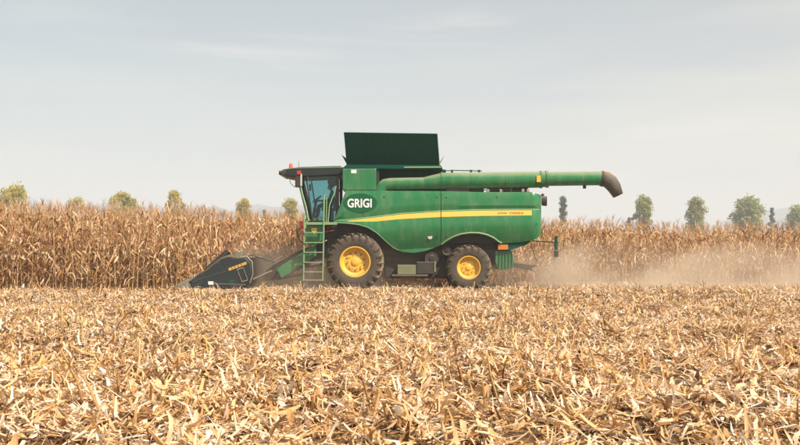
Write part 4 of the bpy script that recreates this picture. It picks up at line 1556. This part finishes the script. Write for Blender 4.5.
# ------------------------------------------------------------------ the driver behind the cab glass
def skinned(name, verts, edges, radii, mat_, parent=None, sub=2):
    me = bpy.data.meshes.new(name)
    me.from_pydata(verts, edges, [])
    o = bpy.data.objects.new(name, me)
    C.objects.link(o)
    o.parent = parent
    sk = o.modifiers.new('skin', 'SKIN')
    sk.use_smooth_shade = True
    for k, rr in enumerate(radii):
        me.skin_vertices[0].data[k].radius = rr if isinstance(rr, tuple) else (rr, rr)
    me.skin_vertices[0].data[0].use_root = True
    ss = o.modifiers.new('sub', 'SUBSURF')
    ss.levels = ss.render_levels = sub
    me.materials.append(M[mat_])
    return o


# body in its own frame: origin at the seat under the hips, facing -X
bv = [(0.06, 0, 0.12), (0.08, 0, 0.32), (0.10, 0, 0.52), (0.09, 0, 0.63), (0.06, 0, 0.72),
      (0.10, -0.19, 0.56), (-0.02, -0.24, 0.30), (-0.26, -0.15, 0.28), (-0.34, -0.12, 0.30),
      (0.10, 0.19, 0.56), (-0.02, 0.24, 0.30), (-0.26, 0.15, 0.28), (-0.34, 0.12, 0.30),
      (0.02, -0.11, 0.10), (-0.40, -0.14, 0.12), (-0.46, -0.14, -0.28), (-0.60, -0.14, -0.31),
      (0.02, 0.11, 0.10), (-0.40, 0.14, 0.12), (-0.46, 0.14, -0.28), (-0.60, 0.14, -0.31)]
be = [(0, 1), (1, 2), (2, 3), (3, 4), (2, 5), (5, 6), (6, 7), (7, 8), (2, 9), (9, 10), (10, 11), (11, 12), (0, 13), (13, 14), (14, 15), (15, 16), (0, 17), (17, 18), (18, 19), (19, 20)]
br = [0.14, 0.145, 0.15, 0.065, 0.06, 0.075, 0.052, 0.040, 0.035, 0.075, 0.052, 0.040, 0.035, 0.10, 0.075, 0.055, 0.045, 0.10, 0.075, 0.055, 0.045]
person = skinned('person', bv, be, br, 'shirt')
person.location = (sx_ + 0.02, YC, sz_ - 0.02)
tag(person, 'person in dark clothes sitting at the steering wheel inside the cab', 'person')
head = MB()
rings = []
for z, rx_, ry_, ox in ((0.00, 0.045, 0.045, 0.02), (0.03, 0.07, 0.06, -0.01), (0.08, 0.090, 0.070, -0.012), (0.13, 0.098, 0.076, -0.005), (0.18, 0.096, 0.076, 0.004), (0.215, 0.075, 0.062, 0.008), (0.235, 0.03, 0.025, 0.01)):
    ring = []
    for k in range(14):
        a = 2 * math.pi * k / 14
        x = ox + rx_ * math.cos(a)
        if k == 7 and 0.07 < z < 0.15: x -= 0.022 if z < 0.1 else 0.008      # nose and brow
        ring.append((x, ry_ * math.sin(a), z))
    rings.append(ring)
head.loft(rings)
hd = head.build('head', M['skin'], person, smooth=80)
hd.location = (0.035, 0, 0.70)
hr = MB()
rings = []
for z, rx_, ry_, ox in ((0.09, 0.07, 0.078, 0.045), (0.14, 0.085, 0.084, 0.028), (0.185, 0.102, 0.084, 0.008), (0.225, 0.085, 0.070, 0.008), (0.25, 0.03, 0.03, 0.01)):
    rings.append([(ox + rx_ * math.cos(2 * math.pi * k / 14), ry_ * math.sin(2 * math.pi * k / 14), z) for k in range(14)])
hr.loft(rings)
hr.build('hair', M['hair'], person, smooth=80).location = (0.035, 0, 0.70)
for s_ in (-1, 1):
    # forearm skin sleeve end and hand with five fingers closed on the wheel rim
    hv = [(0, 0, 0), (-0.045, 0, 0.01), (-0.085, 0, 0.012)]
    heg = [(0, 1), (1, 2)]
    hrr = [(0.026, 0.03), (0.030, 0.040), (0.024, 0.040)]
    for k in range(4):
        b_ = len(hv)
        yk = -0.030 + 0.020 * k
        ll = (0.9, 1.05, 1.0, 0.8)[k]
        hv += [(-0.085 - 0.032 * ll, yk, 0.004), (-0.085 - 0.045 * ll, yk, -0.026), (-0.085 - 0.022 * ll, yk, -0.044)]
        heg += [(2, b_), (b_, b_ + 1), (b_ + 1, b_ + 2)]
        hrr += [0.0095, 0.009, 0.008]
    b_ = len(hv)
    hv += [(-0.05, -s_ * -0.045, -0.010), (-0.085, -s_ * -0.050, -0.030)]
    heg += [(1, b_), (b_, b_ + 1)]
    hrr += [0.011, 0.0095]
    h_ = skinned('hand', hv, heg, hrr, 'skin', person, 1)
    h_.location = (-0.33, s_ * 0.12, 0.30)


# ------------------------------------------------------------------ trees beyond the field
TREE_G = [(0.0, (0.30, 0.28, 0.04, 1)), (0.5, (0.58, 0.50, 0.07, 1)), (1.0, (0.74, 0.58, 0.10, 1))]
TREE_C = [(0.0, (0.22, 0.26, 0.08, 1)), (0.5, (0.40, 0.43, 0.13, 1)), (1.0, (0.54, 0.52, 0.17, 1))]
TREE_D = [(0.0, (0.07, 0.10, 0.04, 1)), (1.0, (0.18, 0.21, 0.08, 1))]
M['leaf_g'] = plant_mat('autumn foliage', TREE_G, 0.42)
M['leaf_c'] = plant_mat('green foliage', TREE_C, 0.42)
M['leaf_d'] = plant_mat('dark foliage', TREE_D, 0.2)
M['bark'] = paint('bark', (0.10, 0.075, 0.055, 1), 0.9, 0.0)


def tree(px, top, wpx, dist, shape, mt, label, seed, lean=0):
    rr = np.random.default_rng(seed)
    y = dist - CAM_D
    s = FPX / dist
    x = (px - 400) / s
    H = CAM_H + (HORIZON - top) / s
    Wd = wpx / s / 2
    e = empty('tree' if shape != 'poplar' else 'poplar_tree', (x, y, 0))
    tag(e, label, 'tree', 'trees beyond the corn field')
    # trunk and limbs
    mb = MB()
    mb.tube([(0, 0, -0.3), (0.1, 0, H * 0.3), (lean * 0.5 * Wd, 0.1, H * 0.62), (lean * Wd, 0, H * 0.9)], [H * 0.022, H * 0.017, H * 0.010, H * 0.003], 8)
    clumps = []
    nb = {'round': 20, 'spread': 20, 'poplar': 20, 'cone': 16, 'bush': 9}[shape]
    for k in range(nb):
        t = rr.random()
        a = k * 2.4 + rr.normal(0, 0.3)
        if shape == 'poplar':
            z = H * (0.12 + 0.84 * k / nb); rad = Wd * (0.30 * math.sin(math.pi * min(1, 0.12 + 0.8 * k / nb)) ** 0.6); cr_ = Wd * 0.62
        elif shape == 'cone':
            z = H * (0.12 + 0.83 * k / nb); rad = Wd * 0.62 * (1 - k / nb); cr_ = Wd * (0.55 - 0.35 * k / nb)
        elif shape == 'bush':
            z = H * rr.uniform(0.3, 0.85); rad = Wd * 0.6 * rr.random() ** 0.5; cr_ = Wd * 0.4
        else:
            t = (k + 0.5) / nb
            z = H * (0.36 + 0.56 * t)
            env = math.sin(math.pi * (0.16 + 0.74 * t)) ** 0.7
            rad = Wd * 0.66 * env * rr.uniform(0.35, 1.0)
            cr_ = Wd * rr.uniform(0.32, 0.48)
        c = Vector((lean * Wd * z / H + rad * math.cos(a), rad * math.sin(a), z))
        clumps.append((c, cr_))
        st = Vector((lean * Wd * 0.5 * z / H, 0, max(H * 0.12, z - rad * 0.9 - 0.5)))
        mb.tube([st, st.lerp(c, 0.5) + Vector((0, 0, 0.2)), c], [H * 0.007, H * 0.005, H * 0.002], 5)
    mb.build('trunk', M['bark'], e, smooth=60)
    # crown: leaf sprays spread through the clumps
    n_ = 250 if shape != 'bush' else 110
    cs, ts = [], []
    for c, cr_ in clumps:
        d = rr.normal(0, 1, (n_, 3)); d /= np.linalg.norm(d, axis=1)[:, None]
        rad = cr_ * rr.random(n_) ** 0.6 * np.where(rr.random(n_) < 0.12, 1.35, 1.0)
        p = np.array(c) + d * rad[:, None] * np.array([1, 1, 0.85])
        cs.append(p); ts.append(np.clip(rr.normal(0.5, 0.2, n_) + rr.normal(0, 0.12), 0, 1))
    cs = np.concatenate(cs); ts = np.concatenate(ts)
    N = len(cs)
    sz = np.clip(Wd * 0.085, 0.22, 0.5)
    V, F, k = ribbons(cs, rr.uniform(0, 6.28, N), rr.normal(0, 0.7, N), rr.uniform(0.8, 1.7, N) * sz * 1.5, rr.uniform(0.7, 1.3, N) * sz, rr.normal(0, 0.2, N), rr.normal(0, 0.8, N), rr.normal(0, 0.1, N), 2)
    link('crown', raw_mesh('crown', V, F, M[mt], np.repeat(ts, k), smooth=False), e)


tree(13, 183.5, 38, 210, 'round', 'leaf_g', 'broad yellow-green tree at the far left edge, highest crown left of the harvester', 1)
tree(77, 195.0, 26, 330, 'spread', 'leaf_g', 'pale low tree barely rising over the corn, second tree from the left edge', 2)
tree(126, 190.5, 36, 230, 'round', 'leaf_g', 'wide yellow-green tree, third from the left edge', 3, -0.25)
tree(175, 187.5, 25, 220, 'round', 'leaf_g', 'narrow rounded golden-green tree above the corn over the header point', 4)
tree(243, 195.8, 22, 240, 'round', 'leaf_g', 'small round golden-green tree nearest left of the cab roof', 5)
tree(291, 196.5, 24, 240, 'round', 'leaf_g', 'golden-green tree seen just in front of the cab windscreen', 6)
tree(563, 193.5, 10, 250, 'poplar', 'leaf_d', 'slim dark columnar tree under the end of the unloading tube', 7)
tree(643, 193.0, 25, 250, 'round', 'leaf_c', 'green tree leaning right, first beyond the unloading spout', 8, 0.15)
tree(630, 212.5, 9, 250, 'bush', 'leaf_d', 'little dark bush at the foot of the tree beyond the spout', 9)
tree(695, 195.0, 27, 270, 'spread', 'leaf_c', 'round airy green tree standing alone between two taller gaps on the right', 10)
tree(748, 196.0, 38, 290, 'spread', 'leaf_c', 'widest pale green tree on the right, left of the pointed conifer', 11)
tree(772, 204.0, 14, 300, 'cone', 'leaf_d', 'pointed dark conifer beside the widest tree on the right', 12)
tree(799, 205.5, 30, 290, 'round', 'leaf_c', 'green tree cut by the right edge of the picture', 13)
tree(264, 206.0, 9, 300, 'cone', 'leaf_d', 'tiny dark conifer between the two small trees left of the cab', 14)


# ------------------------------------------------------------------ haze and dust
def volume_box(name, x0, x1, y0, y1, z0, z1, mat_):
    o = MB().box(x0, x1, y0, y1, z0, z1).build(name, mat_)
    return o


hz = bpy.data.materials.new('haze air')
hz.use_nodes = True
n, l = hz.node_tree.nodes, hz.node_tree.links
n.remove(n['Principled BSDF'])
pv = n.new('ShaderNodeVolumePrincipled')
pv.inputs['Color'].default_value = (0.83, 0.895, 0.98, 1)
pv.inputs['Density'].default_value = 0.0008
pv.inputs['Anisotropy'].default_value = 0.0
l.new(pv.outputs[0], n['Material Output'].inputs['Volume'])
haze = volume_box('haze', -6100, 6100, -6100, 6100, -3, 165, hz)
tag(haze, 'pale autumn haze over the whole field and hills', 'haze', kind='stuff')


def dust(name, x0, x1, y0, y1, z0, z1, dens, scale, label, axis_pow=1.0, edge=(0.2, 0.2)):
    m_ = bpy.data.materials.new(name)
    m_.use_nodes = True
    n, l = m_.node_tree.nodes, m_.node_tree.links
    n.remove(n['Principled BSDF'])
    pv = n.new('ShaderNodeVolumePrincipled')
    pv.inputs['Color'].default_value = (0.97, 0.82, 0.66, 1)
    pv.inputs['Anisotropy'].default_value = 0.1
    tc = n.new('ShaderNodeTexCoord')
    sp_ = n.new('ShaderNodeSeparateXYZ')
    l.new(tc.outputs['Generated'], sp_.inputs['Vector'])

    def mr(src, a, b_, c, d, interp='SMOOTHSTEP'):
        q = n.new('ShaderNodeMapRange'); q.interpolation_type = interp
        q.inputs['From Min'].default_value = a; q.inputs['From Max'].default_value = b_
        q.inputs['To Min'].default_value = c; q.inputs['To Max'].default_value = d
        l.new(src, q.inputs['Value'])
        return q.outputs['Result']

    def mul(a, b_):
        q = n.new('ShaderNodeMath'); q.operation = 'MULTIPLY'
        l.new(a, q.inputs[0]); l.new(b_, q.inputs[1])
        return q.outputs[0]
    no = n.new('ShaderNodeTexNoise')
    no.inputs['Scale'].default_value = scale
    no.inputs['Detail'].default_value = 3
    l.new(tc.outputs['Object'], no.inputs['Vector'])
    d_ = mr(no.outputs['Fac'], 0.36, 0.66, 0.12, 1.0)
    # billows: the top of the cloud moves up and down with a second noise
    n2 = n.new('ShaderNodeTexNoise'); n2.inputs['Scale'].default_value = scale * 0.45; n2.inputs['Detail'].default_value = 3
    l.new(tc.outputs['Object'], n2.inputs['Vector'])
    zz = n.new('ShaderNodeMath'); zz.operation = 'SUBTRACT'
    sc_ = n.new('ShaderNodeMath'); sc_.operation = 'MULTIPLY_ADD'; sc_.inputs[1].default_value = 0.9; sc_.inputs[2].default_value = -0.45
    l.new(n2.outputs['Fac'], sc_.inputs[0])
    l.new(sp_.outputs['Z'], zz.inputs[0]); l.new(sc_.outputs[0], zz.inputs[1])
    d_ = mul(d_, mr(zz.outputs[0], 0.05, 0.85, 1.0, 0.0))
    d_ = mul(d_, mr(sp_.outputs['Z'], 0.75, 1.0, 1.0, 0.0))
    d_ = mul(d_, mr(sp_.outputs['X'], 0.0, edge[0], 0.0, 1.0))
    d_ = mul(d_, mr(sp_.outputs['X'], 1 - edge[1], 1.0, 1.0, 0.0))
    d_ = mul(d_, mr(sp_.outputs['Y'], 0.0, 0.25, 0.0, 1.0))
    d_ = mul(d_, mr(sp_.outputs['Y'], 0.8, 1.0, 1.0, 0.0))
    q = n.new('ShaderNodeMath'); q.operation = 'MULTIPLY'; q.inputs[1].default_value = dens
    l.new(d_, q.inputs[0])
    l.new(q.outputs[0], pv.inputs['Density'])
    l.new(pv.outputs[0], n['Material Output'].inputs['Volume'])
    o = volume_box(name, x0, x1, y0, y1, z0, z1, m_)
    tag(o, label, 'dust', kind='stuff')
    return o


dust('dust_cloud', 2.4, 28, -0.6, 5.0, 0.0, 2.1, 0.68, 0.55, 'beige dust cloud drifting low behind the harvester on the right', edge=(0.12, 0.25))
dust('dust_plume', -7.2, 1.0, -0.6, 5.0, 0.0, 2.6, 0.42, 0.7, 'thin brown dust around the header and front wheel', edge=(0.3, 0.35))

# chaff thrown out by the spreader
r = np.random.default_rng(77)
N = 420
x = 4.2 + 5.5 * r.random(N) ** 1.6
z = 0.12 + (1.15 - 0.10 * (x - 4)) * r.random(N) ** 1.3
y = r.uniform(0.3, 3.6, N)
V, F, k = ribbons(np.stack([x, y, z], -1), r.uniform(0, 6.28, N), r.normal(0, 0.8, N), r.uniform(0.03, 0.10, N), r.uniform(0.008, 0.022, N), r.normal(0, 0.2, N), r.normal(0, 0.7, N), r.normal(0, 0.1, N), 2)
chaff = link('flying_chaff', raw_mesh('flying_chaff', V, F, M['residue'], np.repeat(r.random(N), k)))
tag(chaff, 'bits of straw chaff flying out behind the harvester', 'chaff', kind='stuff')
